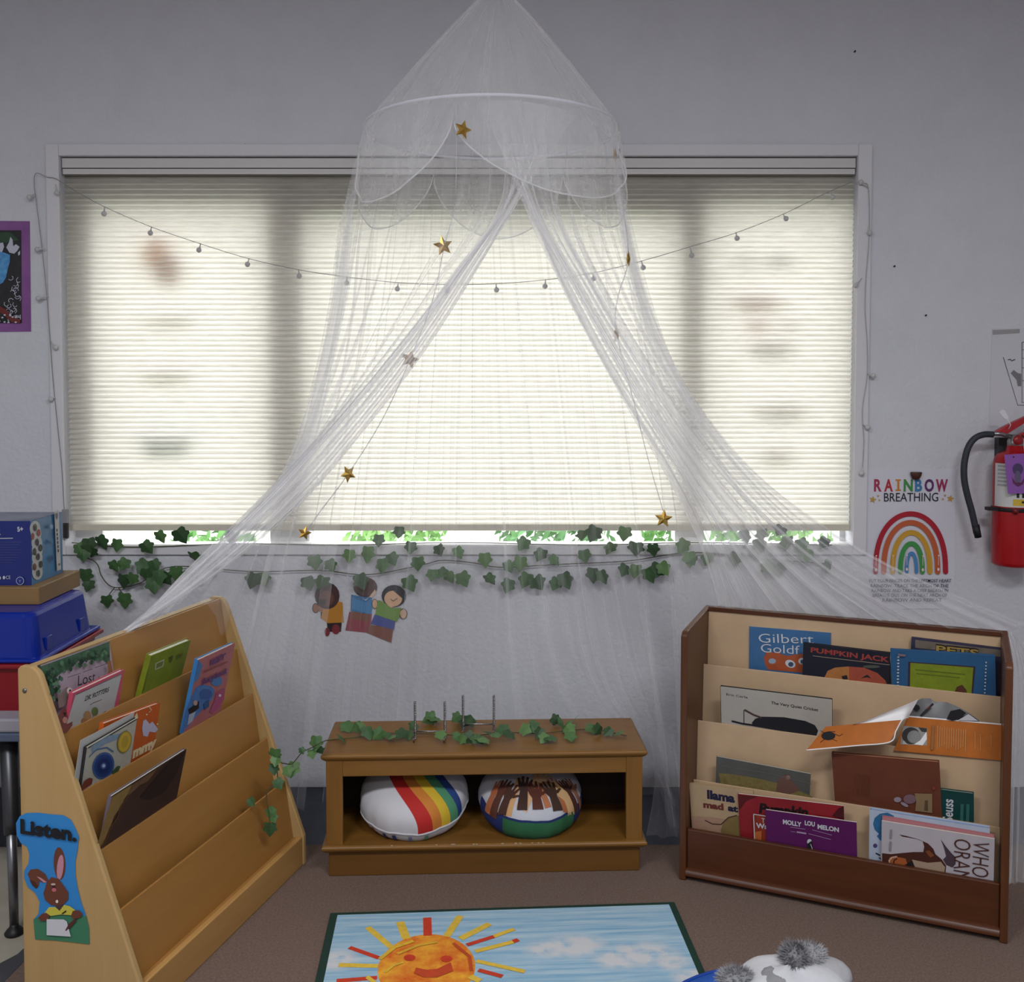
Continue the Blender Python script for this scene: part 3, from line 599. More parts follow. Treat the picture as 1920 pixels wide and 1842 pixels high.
# green book
A, fin, _ = book('L', 0, (284, 1230), (358, 1200), .016, .20, M('7d8a26', .4, .12, 30), 'small lime green hardback standing back to front in the top tier', s=.3, off=.001)
A.poly([(291, 1244), (308, 1236), (306, 1250), (290, 1257)], M('b3b79a', .5)); A.poly([(293, 1245), (306, 1239), (304, 1249), (292, 1254)], M('75803c', .5)); A.poly([(316, 1233), (324, 1229), (322, 1240), (317, 1244)], M('4f5a26', .5)); A.poly([(330, 1230), (342, 1224), (340, 1231), (330, 1237)], M('626c2a', .5)); A.line([(278, 1254), (268, 1296)], .002, M('5f6a20', .5)); fin()
# blue and pink storybook
A, fin, _ = book('L', 1, (372, 1238), (441, 1206), .012, .22, M('b06a6c', .35, .1, 30), 'tall blue and pink storybook in the second tier beside the far end panel', s=.24, off=.001, back=M('3a7fc0', .4))
bl = M('4a78b4', .4, .2, 40); bl2 = M('3c5f9c', .4); pk = M('b0527c', .4); pu = M('6a3f72', .4)
A.poly([(372, 1239), (380, 1248), (372, 1272), (366, 1280), (363, 1278)], M('4a7ab0', .4)); A.poly([(366, 1290), (378, 1284), (396, 1287), (402, 1296), (398, 1310), (380, 1330), (360, 1352), (340, 1376), (346, 1340), (352, 1322)], bl); A.oval((405, 1277), 11, 10, M('4d7fb8', .4)); A.oval((385, 1302), 12, 10, bl2)
A.poly([(405, 1300), (420, 1290), (420, 1310), (408, 1330), (398, 1338), (392, 1336), (400, 1318)], pk); A.poly([(352, 1330), (364, 1322), (372, 1314), (372, 1328), (362, 1336), (354, 1340)], ink); A.poly([(353, 1340), (366, 1334), (360, 1352), (350, 1360)], M('a8b0c4', .4)); A.oval((365, 1318), 4, 5, M('c09a8c', .4)); A.oval((411, 1304), 2.5, 2.5, M('d8c8cc', .4)); A.poly([(380, 1320), (390, 1312), (391, 1324), (382, 1332)], M('2f5a86', .4))
A.text('BEST', (392, 1248), (420, 1235), pu, 9, bold=.05); A.line([(380, 1260), (424, 1241)], .004, M('8a4a4a', .4)); A.text('Storybook', (376, 1284), (424, 1261), pu, 9, bold=.05); fin()
# orange board book
A, fin, _ = book('L', 1, (196, 1357), (301, 1318), .014, .16, M('c05a22', .4, .1, 30), 'orange board book with rounded corners and big cream letters, in the second tier', s=.12, off=.014)
cr = M('d9c9a0', .5)
A.text('mmy', (248, 1422), (292, 1399), cr, 17, bold=.06); A.poly([(268, 1352), (273, 1349), (280, 1358), (285, 1353), (292, 1362), (296, 1368), (290, 1374), (280, 1372), (276, 1382), (268, 1380), (266, 1366)], M('b9b4cc', .5)); A.poly([(213, 1364), (217, 1353), (218, 1362)], cr); A.poly([(249, 1348), (256, 1336), (258, 1346), (252, 1352)], cr); A.line([(279, 1326), (283, 1332), (278, 1336)], .003, cr); A.oval((294, 1358), 1.6, 1.6, cr); A.oval((274, 1340), 1.5, 1.5, cr); fin()
# white paper-backed book behind the swirl book
A, fin, _ = book('L', 1, (151, 1389), (252, 1336), .004, .17, M('bcbcb8', .5), 'thin white book standing behind the blue swirl book, second tier', s=.21, off=.0095); fin()
A, fin, _ = book('L', 1, (163, 1402), (257, 1347), .008, .22, M('b6b3a4', .45, .06, 40), 'picture book with a blue swirl and a yellow sun chalked on its white cover', s=.22, off=.001, back=M('2b2b2e', .4))
A.line([(165, 1403), (256, 1349)], .003, ink)
A.poly([(170, 1400), (200, 1380), (224, 1376), (240, 1368), (225, 1384), (196, 1396), (172, 1412)], M('7f95a6', .5, .15, 60)); A.line([(166, 1420), (180, 1406), (200, 1402), (212, 1410)], .004, M('4f6f92', .5))
for rx, ry, c in [(20, 26, '3f5f92'), (17, 22, '24407a'), (12, 15, '1c3068'), (5, 6, '4a6aa0'), (2.5, 3, 'b8c4d4')]: A.oval((193, 1436), rx, ry, M(c, .5), 22, rot=.3)
for rx, ry, c in [(13, 21, '9a8a2c'), (11, 19, 'c9a83c'), (6, 12, 'b79a34')]: A.oval((232, 1391), rx, ry, M(c, .5), 20, rot=.25)
A.poly([(149, 1478), (156, 1464), (166, 1458), (172, 1460), (170, 1470), (158, 1478), (150, 1484)], M('7a3a2c', .5)); A.poly([(208, 1446), (218, 1436), (224, 1436), (220, 1446), (210, 1454)], M('3f5a34', .5)); fin()
# brown picture book, third tier
A, fin, _ = book('L', 2, (210, 1494), (350, 1405), .01, .22, M('3f2c28', .3, .15, 30), 'large dark brown painted picture book with a gold edge, in the third tier', s=.25, off=.001, back=M('6d6272', .4))
A.poly([(210, 1495), (246, 1472), (255, 1476), (240, 1488), (232, 1500), (228, 1512), (214, 1530), (206, 1552), (196, 1575), (184, 1596), (176, 1602)], M('8f7440', .4, .15, 40)); A.poly([(246, 1473), (296, 1440), (276, 1466), (262, 1472), (250, 1484), (238, 1494)], M('6d5138', .4, .15, 40)); A.poly([(318, 1428), (346, 1410), (330, 1452), (308, 1486), (280, 1500), (262, 1496), (290, 1462)], M('241c1c', .4)); A.line([(240, 1492), (224, 1516), (220, 1534), (206, 1552), (200, 1572), (186, 1592)], .008, M('5a3a22', .4)); fin()
# ---- the right rack
A, fin, _ = book('R', 0, (1406, 1175), (1558, 1187), .006, .26, M('3a6896', .4, .08, 30), 'blue picture book with a big orange goldfish, leftmost in the top tier', s=-1)
wt = M('c9ccd2', .5); og = M('a8502a', .4, .12, 40)
A.poly([(1432, 1232), (1440, 1224), (1462, 1226), (1476, 1230), (1506, 1226), (1508, 1262), (1440, 1256), (1434, 1244)], og); A.poly([(1434, 1222), (1452, 1224), (1466, 1219), (1460, 1232), (1440, 1238)], og); A.oval((1448, 1240), 7, 5, M('93a4b8', .5)); A.oval((1482, 1245), 10, 7, wt, rot=.4); A.oval((1483, 1246), 5, 4.5, M('3a4a66', .5)); A.oval((1503, 1240), 6, 6, wt); A.oval((1504, 1241), 3, 4, M('3a4a66', .5))
A.text('Gilbert', (1423, 1205), (1526, 1207), wt, 17, bold=-.005); A.text('Goldf', (1427, 1223), (1500, 1227), wt, 16, bold=-.005); fin()
A, fin, _ = book('R', 0, (1507, 1206), (1669, 1225), .012, .25, M('1b1c28', .35), 'dark navy picture book with a carved pumpkin face, top tier', s=.05, off=.0)
rd = M('9a3a34', .5); A.text('PUMPKIN JACK', (1520, 1223), (1667, 1242), rd, 9, bold=.03); A.line([(1524, 1230), (1668, 1247)], .0015, M('a8927c', .5))
A.poly([(1546, 1270), (1552, 1258), (1566, 1252), (1590, 1250), (1600, 1252), (1596, 1282), (1546, 1276)], M('b0713a', .45, .12, 40)); A.poly([(1592, 1250), (1620, 1252), (1645, 1262), (1660, 1276), (1664, 1286), (1592, 1282)], M('a04a34', .45, .12, 40)); A.poly([(1578, 1268), (1588, 1266), (1590, 1274), (1580, 1274)], ink); A.poly([(1614, 1272), (1626, 1265), (1634, 1272), (1626, 1270)], ink); A.oval((1634, 1250), 16, 3, M('4c5048', .5)); fin()
A, fin, _ = book('R', 0, (1710, 1196), (1880, 1217), .02, .26, M('2c2a44', .4, .2, 12), 'dark picture book with gold outlined lettering, standing behind the blue framed book', s=-1)
A.poly([(1716, 1200), (1876, 1219), (1876, 1232), (1716, 1215)], M('6e6258', .5, .25, 14)); A.text('PETS', (1754, 1223), (1836, 1232), M('1c1713', .5), 14, bold=.08); A.text('PETS', (1755, 1222.5), (1835, 1231.5), M('a88a3c', .5), 12, bold=.02); fin()
A, fin, _ = book('R', 0, (1670, 1218), (1866, 1230), .012, .24, M('2c5c86', .4, .06, 20), 'blue picture book framing a green chalkboard, rightmost in the top tier', s=.12, off=.001)
A.poly([(1703, 1241), (1829, 1250), (1824, 1306), (1702, 1298)], M('3c2c38', .5)); A.poly([(1707, 1243), (1825, 1252), (1821, 1306), (1706, 1298)], M('7d8d22', .5, .15, 30)); A.line([(1716, 1256), (1810, 1265)], .004, M('5f6e1c', .5)); A.line([(1718, 1263), (1800, 1271)], .003, M('616f1e', .5)); A.poly([(1788, 1302), (1794, 1288), (1804, 1284), (1812, 1294), (1814, 1306)], M('5a3526', .5)); A.poly([(1708, 1292), (1718, 1288), (1728, 1292), (1742, 1298), (1708, 1298)], M('5a6a1c', .5))
for k in range(10): A.oval((1684.5-k*.1, 1232+k*5.8), 2.2, 1.5, wt, 8); A.oval((1849-k*.3, 1242+k*6.2), 1.6, 1.5, wt, 8)
A.poly([(1684, 1224), (1698, 1226), (1698, 1230), (1684, 1229)], M('7d6a78', .5)); fin()
A, fin, _ = book('R', 1, (1351, 1288), (1560, 1313), .012, .23, M('b3aca2', .25, .05, 10), 'glossy white picture book with a large black insect, in the second tier', s=.15, off=.002, back=M('2a282c', .4))
A.text('Eric Carle', (1362, 1304), (1402, 1310), ink, 4); A.text('The Very Quiet Cricket', (1446, 1320), (1534, 1334), ink, 5, bold=.01)
A.poly([(1410, 1355), (1416, 1348), (1428, 1344), (1470, 1345), (1510, 1352), (1528, 1360), (1534, 1370), (1530, 1382), (1412, 1362)], ink); A.line([(1428, 1346), (1412, 1340), (1396, 1331)], .006, M('4b362e', .5)); A.line([(1395, 1331), (1395, 1356)], .002, ink); A.line([(1372, 1352), (1392, 1357), (1414, 1360)], .006, ink); fin()
A, fin, _ = book('R', 2, (1344, 1419), (1520, 1452), .006, .20, M('575752', .45, .1, 20), 'picture book with a painted grey and yellow seaside scene, third tier', s=.12, off=.0, pages=M('b9b2a6', .6))
A.poly([(1348, 1450), (1370, 1452), (1400, 1456), (1440, 1464), (1470, 1472), (1524, 1494), (1522, 1500), (1352, 1476)], M('7d6f42', .5, .25, 60)); A.poly([(1455, 1484), (1458, 1464), (1466, 1456), (1476, 1452), (1482, 1456), (1484, 1464), (1494, 1474), (1500, 1482), (1480, 1490)], M('6d4e44', .5)); A.oval((1478, 1458), 4, 4, M('8f7266', .5)); A.line([(1353, 1436), (1450, 1452), (1522, 1470)], .002, M('6b6a66', .5)); fin()
A, fin, _ = book('R', 2, (1560, 1413), (1761, 1430), .014, .25, M('6a3a28', .45, .08, 20), 'large plain reddish brown book in the third tier under the orange one', s=.14, off=.002, pages=M('b98a6a', .6))
for k in range(9): A.line([(1602+k*3.6, 1450+k*.4), (1601+k*3.6, 1492+k*.5)], .0008, M('55301f', .5))
lv = M('9a8a98', .5); A.oval((1683, 1499), 7, 5, lv); A.oval((1706, 1498), 12, 9, M('7d6068', .5)); A.oval((1696, 1508), 8, 3, lv, rot=.5); A.poly([(1715, 1487), (1748, 1488), (1748, 1524), (1716, 1520), (1718, 1502)], M('8d7454', .5)); A.poly([(1734, 1500), (1740, 1500), (1740, 1520), (1733, 1519)], M('5c4a36', .5)); A.oval((1751, 1477), 3, 3.5, M('8a3a26', .5)); fin()
A, fin, _ = book('R', 2, (1762, 1481), (1826, 1489), .012, .17, M('12413e', .35), 'small dark green hardback with a white word running up its cover', s=.12, off=.004)
gt = M('2f6560', .5)
A.text('Seuss', (1786, 1542), (1787, 1500), wt, 16, bold=.02)
for x in (1804, 1815): A.line([(x, 1508), (x-1, 1542)], .008, gt)
fin()
A, fin, _ = book('R', 3, (1293, 1470), (1412, 1484), .01, .20, M('b49a78', .45, .08, 20), 'sand coloured picture book with dark lettering, leftmost in the bottom tier', s=.1, off=.021, pages=M('d0b276', .6))
A.text('llama', (1326, 1497), (1378, 1505), M('1c1c3a', .5), 15, bold=.05); A.text('mad', (1319, 1514), (1357, 1519), M('6a2a26', .5), 11, bold=.05); A.text('at', (1365, 1520), (1384, 1523), M('1c1c3a', .5), 11, bold=.05)
A.poly([(1298, 1530), (1330, 1532), (1390, 1540), (1390, 1572), (1298, 1558)], M('a8866e', .5, .1, 30)); A.poly([(1352, 1556), (1356, 1542), (1366, 1532), (1384, 1530), (1396, 1532), (1396, 1570), (1352, 1562)], M('7f6a3e', .5, .1, 30)); A.line([(1322, 1538), (1336, 1545), (1352, 1546), (1366, 1533), (1382, 1529)], .0035, M('4a3226', .5)); fin()
A, fin, _ = book('R', 3, (1384, 1489), (1582, 1512), .006, .20, M('8c2028', .4, .2, 8), 'crimson picture book with black brush lettering, second in the bottom tier', s=.1, off=.013)
A.text('Pumpkin', (1423, 1524), (1516, 1532), M('1a0c0e', .5), 17, bold=.05, shear=.2); A.poly([(1384, 1490), (1420, 1494), (1400, 1502), (1386, 1520)], M('5a1418', .5)); A.poly([(1582, 1512), (1582, 1538), (1560, 1530), (1572, 1516)], M('4a0e14', .5)); fin()
A, fin, _ = book('R', 3, (1411, 1526), (1452, 1532), .004, .15, M('8a3020', .45, .2, 40), 'slim red and orange paperback with white lettering, tucked behind the purple book', s=.1, off=.0075)
A.line([(1413, 1527), (1450, 1533)], .0025, wt); A.line([(1413, 1528), (1415, 1574)], .0025, wt); A.text('T', (1428, 1543), (1434, 1544), wt, 9); A.text('Wa', (1418, 1552), (1440, 1555), wt, 9, bold=.03); A.poly([(1416, 1560), (1428, 1558), (1428, 1578), (1416, 1576)], M('b5602c', .5)); fin()
A, fin, _ = book('R', 3, (1436, 1519), (1606, 1543), .006, .18, M('5a1a58', .4, .06, 20), 'purple picture book with wavy white title lettering, middle of the bottom tier', s=.1, off=.0)
for ch, x0, x1, y, r_ in [('MOLLY', 1468, 1503, 1545, 0), ('LOU', 1509, 1528, 1547, 0), ('MELON', 1533, 1573, 1554, 0)]: A.text(ch, (x0, y), (x1, y+(x1-x0)*.16), wt, 8, bold=.04)
lt = M('a98fb0', .5); A.line([(1482, 1551), (1510, 1555)], .0015, lt); A.line([(1523, 1556), (1560, 1566)], .0015, lt); A.line([(1494, 1560), (1512, 1563)], .005, lt); A.line([(1483, 1559), (1492, 1560)], .0012, lt); A.line([(1516, 1563), (1558, 1574)], .0015, lt)
A.oval((1518, 1578), 4.5, 5, wt); A.poly([(1514, 1582), (1522, 1576), (1525, 1594), (1513, 1592)], ink); A.line([(1520, 1582), (1524, 1593)], .002, wt); fin()
A, fin, _ = book('R', 3, (1631, 1519), (1856, 1555), .018, .23, M('b4c0d2', .45, .06, 20), 'pale blue picture book with a big blue head shape, behind the horned animal book', s=.1, off=.0185, pages=M('8fa0c0', .6))
A.poly([(1637, 1545), (1640, 1534), (1650, 1526), (1664, 1524), (1676, 1530), (1676, 1560), (1660, 1578), (1650, 1576), (1644, 1568), (1648, 1564), (1640, 1556)], M('2f6a98', .5, .2, 30)); A.oval((1641, 1586), 4, 4, M('4a4478', .5)); A.line([(1642, 1600), (1650, 1604)], .004, ink); A.line([(1648, 1608), (1654, 1612)], .003, ink); A.line([(1634, 1612), (1648, 1618)], .004, M('8a3a44', .5)); fin()
A, fin, _ = book('R', 3, (1655, 1532), (1864, 1568), .010, .20, M('b8787c', .45), 'pinkish red book showing only its top edge, behind the horned animal book', s=.1, off=.0075, pages=M('c08a84', .6)); fin()
A, fin, _ = book('R', 3, (1654, 1540), (1865, 1574), .006, .19, M('bab4ba', .4, .04, 20), 'white picture book with a horned brown animal, front right of the bottom tier', s=.1, off=.0)
bn = M('4a241c', .5); A.poly([(1654, 1600), (1670, 1602), (1690, 1600), (1712, 1598), (1731, 1598), (1733, 1588), (1730, 1578), (1720, 1574), (1704, 1571), (1692, 1569), (1686, 1565), (1700, 1568), (1722, 1574), (1740, 1582), (1750, 1592), (1754, 1602), (1766, 1612), (1774, 1624), (1772, 1646), (1654, 1626)], bn)
A.poly([(1764, 1574), (1774, 1588), (1784, 1600), (1792, 1608), (1792, 1620), (1786, 1627), (1774, 1622), (1768, 1612), (1774, 1606), (1770, 1590)], M('4b3a44', .5)); A.poly([(1710, 1612), (1740, 1618), (1764, 1616), (1772, 1626), (1770, 1642), (1720, 1636)], M('a8927c', .5)); A.poly([(1668, 1608), (1678, 1606), (1698, 1610), (1702, 1622), (1692, 1632), (1672, 1626), (1666, 1616)], M('a85a2c', .5)); A.line([(1670, 1624), (1667, 1614), (1672, 1608), (1682, 1606)], .004, M('c8a890', .5)); A.poly([(1696, 1622), (1710, 1614), (1712, 1628), (1704, 1630)], ink); A.poly([(1735, 1596), (1742, 1594), (1752, 1604), (1744, 1608)], M('7d4628', .5)); A.line([(1675, 1620), (1677, 1612), (1682, 1610)], .003, ink)
A.text('WHO', (1824, 1576), (1822, 1641), bn, 27, bold=-.012); A.text('ORAN', (1789, 1571), (1787, 1647), bn, 27, bold=-.012); A.line([(1671, 1555), (1670, 1572)], .005, M('8d868c', .5)); A.line([(1670, 1577), (1669, 1595)], .005, M('8d868c', .5)); fin()
# the opened orange book lying across the second tier, one leaf curling over
o3 = hit(1676, 1348, RO+RW*(.142-.004)+Vector((0, 0, .452)), RW)
bo = thing('picture_book', 'orange dust-jacket book lying open over the second tier with a curling flap', 'book', o3)
pA = RO+RW*(.1335)+Vector((0, 0, .45)); nA = (RW-Vector((0, 0, .12))).normalized()
def onp(x, y, f=0.0): return hit(x, y, pA-RW*f, nA)
orm = M('bc6a22', .45, .1, 30); b = MB()
q = [onp(1702, 1343), onp(1878, 1358), onp(1882, 1427), onp(1676, 1408)]; b.add(q+[p+RW*.003 for p in q], [(0, 1, 2, 3), (4, 5, 6, 7), (0, 1, 5, 4), (1, 2, 6, 5), (2, 3, 7, 6), (3, 0, 4, 7)], orm)
X = (q[1]-q[0]).normalized(); fm = plane_frame(q[0], X, (q[0]-q[3])); fmi = fm.inverted(); PP = lambda x, y: (fmi @ onp(x, y))[:2]
zs = (fm.to_3x3() @ Vector((0, 0, 1))).dot(RW); A = Art(b, fm if zs < 0 else fm @ Matrix.Diagonal((1, 1, -1, 1)), PP)
A.line([(1703, 1343.5), (1877, 1358.5)], .0035, WHITE); gy = M('8d8d8c', .5); A.poly([(1694, 1361), (1739, 1366), (1738, 1398), (1688, 1396)], M('a09c96', .5)); A.oval((1708, 1380), 17, 16, M('3a3836', .5)); A.oval((1714, 1382), 13, 12, gy); A.poly([(1722, 1364), (1738, 1366), (1738, 1374), (1728, 1372)], M('3a3836', .5)); A.poly([(1714, 1396), (1726, 1388), (1737, 1372), (1738, 1386), (1730, 1398)], WHITE); A.poly([(1694, 1388), (1702, 1396), (1692, 1396)], M('c8c4be', .5))
lw = M('d0a878', .5)
for k in range(13): A.line([(1758+k*4.4, 1361+k*.5+(k % 3)), (1757+k*4.4, 1404+k*.4-(k % 4)*3)], .0011, lw)
for x, y0_, y1_ in [(1828, 1372, 1404), (1838, 1376, 1408), (1858, 1378, 1402)]: A.line([(x, y0_), (x, y1_)], .0009, lw)
A.poly([(1748, 1360), (1752, 1360), (1750, 1406), (1745, 1405)], M('9a6a3c', .5)); b.build('back_flap', bo, True)
b = MB(); rows = []                                                  # the curling leaf: white outside, orange inside
tl_, tr_, br_, bl_ = onp(1548, 1363, .104), onp(1692, 1350, .072), onp(1668, 1392, .088), onp(1512, 1407, .112)
topc = smooth_curve([onp(1600, 1358.3, .100), onp(1626, 1351, .092), onp(1670, 1333, .075), onp(1700, 1321, .055), onp(1722, 1311, .03)], 30)
lowc = smooth_curve([tl_.lerp(tr_, .36), tl_.lerp(tr_, .6), tl_.lerp(tr_, .85), tr_, onp(1703, 1346, .04)], 30)
for k in range(7): rows.append([topc[i].lerp(lowc[i], k/6)+RW*(.012*sin(pi*k/6)*sin(pi*i/29)) for i in range(30)])
b.grid(rows, WHITE, True, False)
ed = [onp(1703, 1346, .04), tr_, tr_.lerp(br_, .5), br_, br_.lerp(bl_, .4)+Vector((0, 0, -.001)), bl_]; b.tube(smooth_curve(ed, 40), .0018, WHITE, 6); b.build('curled_leaf', bo, True, fix=False)
b = MB(); dv = Vector((0, 0, 0))
rows = [[(tl_.lerp(tr_, i/20)).lerp(bl_.lerp(br_, i/20), k/8)+dv for i in range(21)] for k in range(9)]
b.grid(rows, orm, True, False)
n_ = (tr_-tl_).cross(bl_-tl_).normalized(); n_ = n_ if n_.dot(RW) < 0 else -n_
fm = plane_frame(tl_+dv, tr_-tl_, tl_-bl_); fmi = fm.inverted(); PP = lambda x, y: (fmi @ hit(x, y, tl_, n_))[:2]
zs = (fm.to_3x3() @ Vector((0, 0, 1))).dot(n_); A = Art(b, fm if zs > 0 else fm @ Matrix.Diagonal((1, 1, -1, 1)), PP, z0=.002)
A.oval((1553, 1380), 13, 8, ink); A.line([(1538, 1392), (1546, 1386), (1552, 1372), (1566, 1372)], .0015, ink); A.line([(1560, 1386), (1570, 1390)], .0015, ink); A.line([(1564, 1376), (1574, 1380), (1580, 1376)], .0015, ink); A.line([(1546, 1374), (1538, 1370)], .0015, ink)
b.build('front_flap', bo, True, fix=False)
b = MB(); pts = [(1700, 1342), (1716, 1316), (1728, 1310), (1744, 1310), (1752, 1316), (1775, 1317), (1795, 1325), (1812, 1334), (1830, 1347), (1836, 1352)]
front = [onp(x, y, -.002-.02*sin(pi*k/9)) for k, (x, y) in enumerate(pts)]; base = [onp(1700+(1836-1700)*k/9, 1344+(1355-1344)*k/9, .0) for k in range(10)]
gr = M('4c4b4d', .35, .25, 20); b.grid([[front[i].lerp(base[i], k/5) for i in range(10)] for k in range(6)], gr, True, False)
c0 = front[0]; fm = plane_frame(base[0], base[-1]-base[0], Vector((0, 0, 1))); fmi = fm.inverted(); PP = lambda x, y: (fmi @ onp(x, y))[:2]
zs = (fm.to_3x3() @ Vector((0, 0, 1))).dot(RW); A = Art(b, fm if zs < 0 else fm @ Matrix.Diagonal((1, 1, -1, 1)), PP, z0=.004)
A.oval((1718, 1326), 7, 6, ink, 12); A.line([(1750, 1318), (1738, 1330), (1726, 1342)], .006, M('2c2a2c', .5)); A.poly([(1775, 1348), (1782, 1332), (1800, 1328), (1812, 1336), (1798, 1348), (1786, 1351)], ink); A.poly([(1796, 1350), (1816, 1338), (1834, 1351)], M('c9c8cc', .5)); A.line([(1744, 1322), (1738, 1328)], .003, M('8a3a34', .5)); b.build('arched_page', bo, True, fix=False)
# ================================================================ the sign on the left bookcase
EO = LO-LU*LL; o3 = hit(70, 1640, EO-LU*.0005, LU); sg = thing('sign', 'blue cut-out sign reading Listen with a writing brown rabbit, on the bookcase end panel', 'sign', o3)
Xs = LW; fm = plane_frame(o3-LU*.001, Xs, Vector((0, 0, 1))); fmi = fm.inverted(); PP = lambda x, y: (fmi @ hit(x, y, o3, LU))[:2]
b = MB(); A = Art(b, fm, PP, z0=0); K = lambda x, y: (x/3.597, 1330+y/3.597)
def sp(pts, c): A.poly([K(*p) for p in pts], M(c, .6) if isinstance(c, str) else c)
out = [(135, 722), (180, 700), (260, 698), (340, 708), (430, 715), (480, 745), (510, 800), (535, 860), (525, 950), (510, 1030), (512, 1120), (525, 1200), (550, 1300), (580, 1385), (602, 1470), (606, 1585), (480, 1570), (360, 1558), (240, 1552), (228, 1420), (262, 1380), (270, 1300), (240, 1240), (190, 1200), (165, 1140), (165, 1090), (195, 1040), (200, 980), (185, 930), (140, 900), (115, 850), (110, 770)]
sp(out, '2f86cc'); sp([(228, 1420), (262, 1398), (350, 1390), (470, 1382), (585, 1395), (602, 1470), (606, 1585), (480, 1570), (360, 1558), (240, 1552)], '3f7d5e')
rb_ = '6b3c2c'; ovs = lambda x, y, a, b_, r=0, n=20: [(x+a*cos(2*pi*k/n)*cos(r)-b_*sin(2*pi*k/n)*sin(r), y+a*cos(2*pi*k/n)*sin(r)+b_*sin(2*pi*k/n)*cos(r)) for k in range(n)]
sp(ovs(405, 1040, 40, 110, -.05), rb_); sp(ovs(410, 1065, 22, 85, .1), 'c48a9a'); sp([(190, 1110), (210, 1080), (260, 1075), (310, 1110), (335, 1160), (300, 1170), (270, 1160), (265, 1190), (250, 1208), (215, 1170)], rb_); sp([(250, 1125), (280, 1135), (322, 1165), (300, 1168)], 'c48a9a'); sp([(205, 1150), (240, 1160), (262, 1195), (248, 1208), (222, 1185)], '4a2820')
sp([(320, 1170), (350, 1130), (400, 1140), (430, 1180), (465, 1230), (466, 1280), (440, 1310), (400, 1325), (350, 1318), (310, 1285), (298, 1240)], rb_); sp(ovs(365, 1178, 16, 7), 'c8b8a8'); sp(ovs(370, 1195, 12, 8), '3a2018'); sp(ovs(372, 1215, 15, 13), 'c86a78'); sp(ovs(392, 1293, 9, 11), 'e8e0d8')
sp([(308, 1370), (340, 1330), (380, 1330), (410, 1355), (440, 1315), (480, 1325), (515, 1350), (490, 1385), (420, 1380), (350, 1390)], 'c9c04a'); sp([(380, 1325), (440, 1315), (410, 1355)], '4a3a34'); sp([(268, 1400), (290, 1375), (320, 1368), (345, 1385), (330, 1420), (285, 1425)], rb_); sp([(488, 1390), (500, 1355), (540, 1350), (568, 1375), (550, 1400), (505, 1410)], rb_)
sp([(325, 1410), (440, 1412), (460, 1425), (488, 1528), (325, 1518)], 'cfd0d6'); sp([(450, 1485), (475, 1440), (520, 1405), (525, 1420), (490, 1460), (455, 1490)], '5c2c2a'); sp([(425, 1372), (455, 1350), (460, 1357), (435, 1375)], '2a2420')
A.text('Listen.', (41.5, 1560), (147, 1575.5), M('15161c', .5), 25, bold=.045)
b.build('sheet', sg, True)
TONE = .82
# ================================================================ bench, cushions, easels
BA, BW, BD, BH = .039, .9988, .31, .3849
bn_ = thing('bench', 'low golden oak bench with an open shelf under the window', 'bench', (-.5809, 3.0368, 0), BA)
oak = wood('7e5622', '90652c', 'x', .38); oakz = wood('7e5622', '90652c', 'z', .4); oakd = wood('6a471b', '775020', 'x', .45)
def molded(x0, x1, y0, y1, z0, z1, m):
    h = z1-z0; b = MB(); rings = [(0.012, z0), (.004, z0+h*.3), (0, z0+h*.55), (0, z0+h*.8), (.006, z1), ]
    vs = []
    for i_, z in rings: vs += [(x0+i_, y0+i_, z), (x1-i_, y0+i_, z), (x1-i_, y1, z), (x0+i_, y1, z)]
    fs = [(3, 2, 1, 0), tuple(4*(len(rings)-1)+k for k in range(4))]
    for r in range(len(rings)-1):
        for k in range(4): fs.append((4*r+k, 4*r+(k+1) % 4, 4*r+4+(k+1) % 4, 4*r+4+k))
    b.add(vs, fs, m); return b
molded(0, BW, 0, BD, BH-.024, BH, oak).build('top', bn_, bevel=.002)
molded(0, BW, -.004, BD-.01, .078, .102, oak).build('shelf', bn_, bevel=.002)
MB().box((.02, .018, 0), (BW-.02, BD-.02, .08), oakd).build('plinth', bn_, bevel=.003)
for x0 in (.014, BW-.064): MB().box((x0, .012, .10), (x0+.05, .032, BH-.022), oakz).build('post', bn_, bevel=.002)
for x0 in (.014, BW-.030): MB().box((x0, .032, .10), (x0+.016, BD-.015, BH-.022), oakz).build('side_panel', bn_)
MB().box((.064, .013, .312), (BW-.064, .031, BH-.022), oak).build('apron', bn_, bevel=.002)
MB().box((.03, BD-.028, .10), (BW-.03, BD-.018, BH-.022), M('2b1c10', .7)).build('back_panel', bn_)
b = MB(); R = random.Random(2)
for k in range(14):
    x = R.choice([.26, .34, .5, .56, .62])+R.uniform(-.06, .06); b.add([(x, -.0043, .1005), (x+R.uniform(.004, .012), -.0043, .1005), (x+.006, R.uniform(0, .006), .1024), (x, .001, .1024)], [(0, 1, 2, 3)], M('b89a72', .6))
b.build('chipped_edge', bn_)
bmat = bn_.matrix_basis; TONE = .95
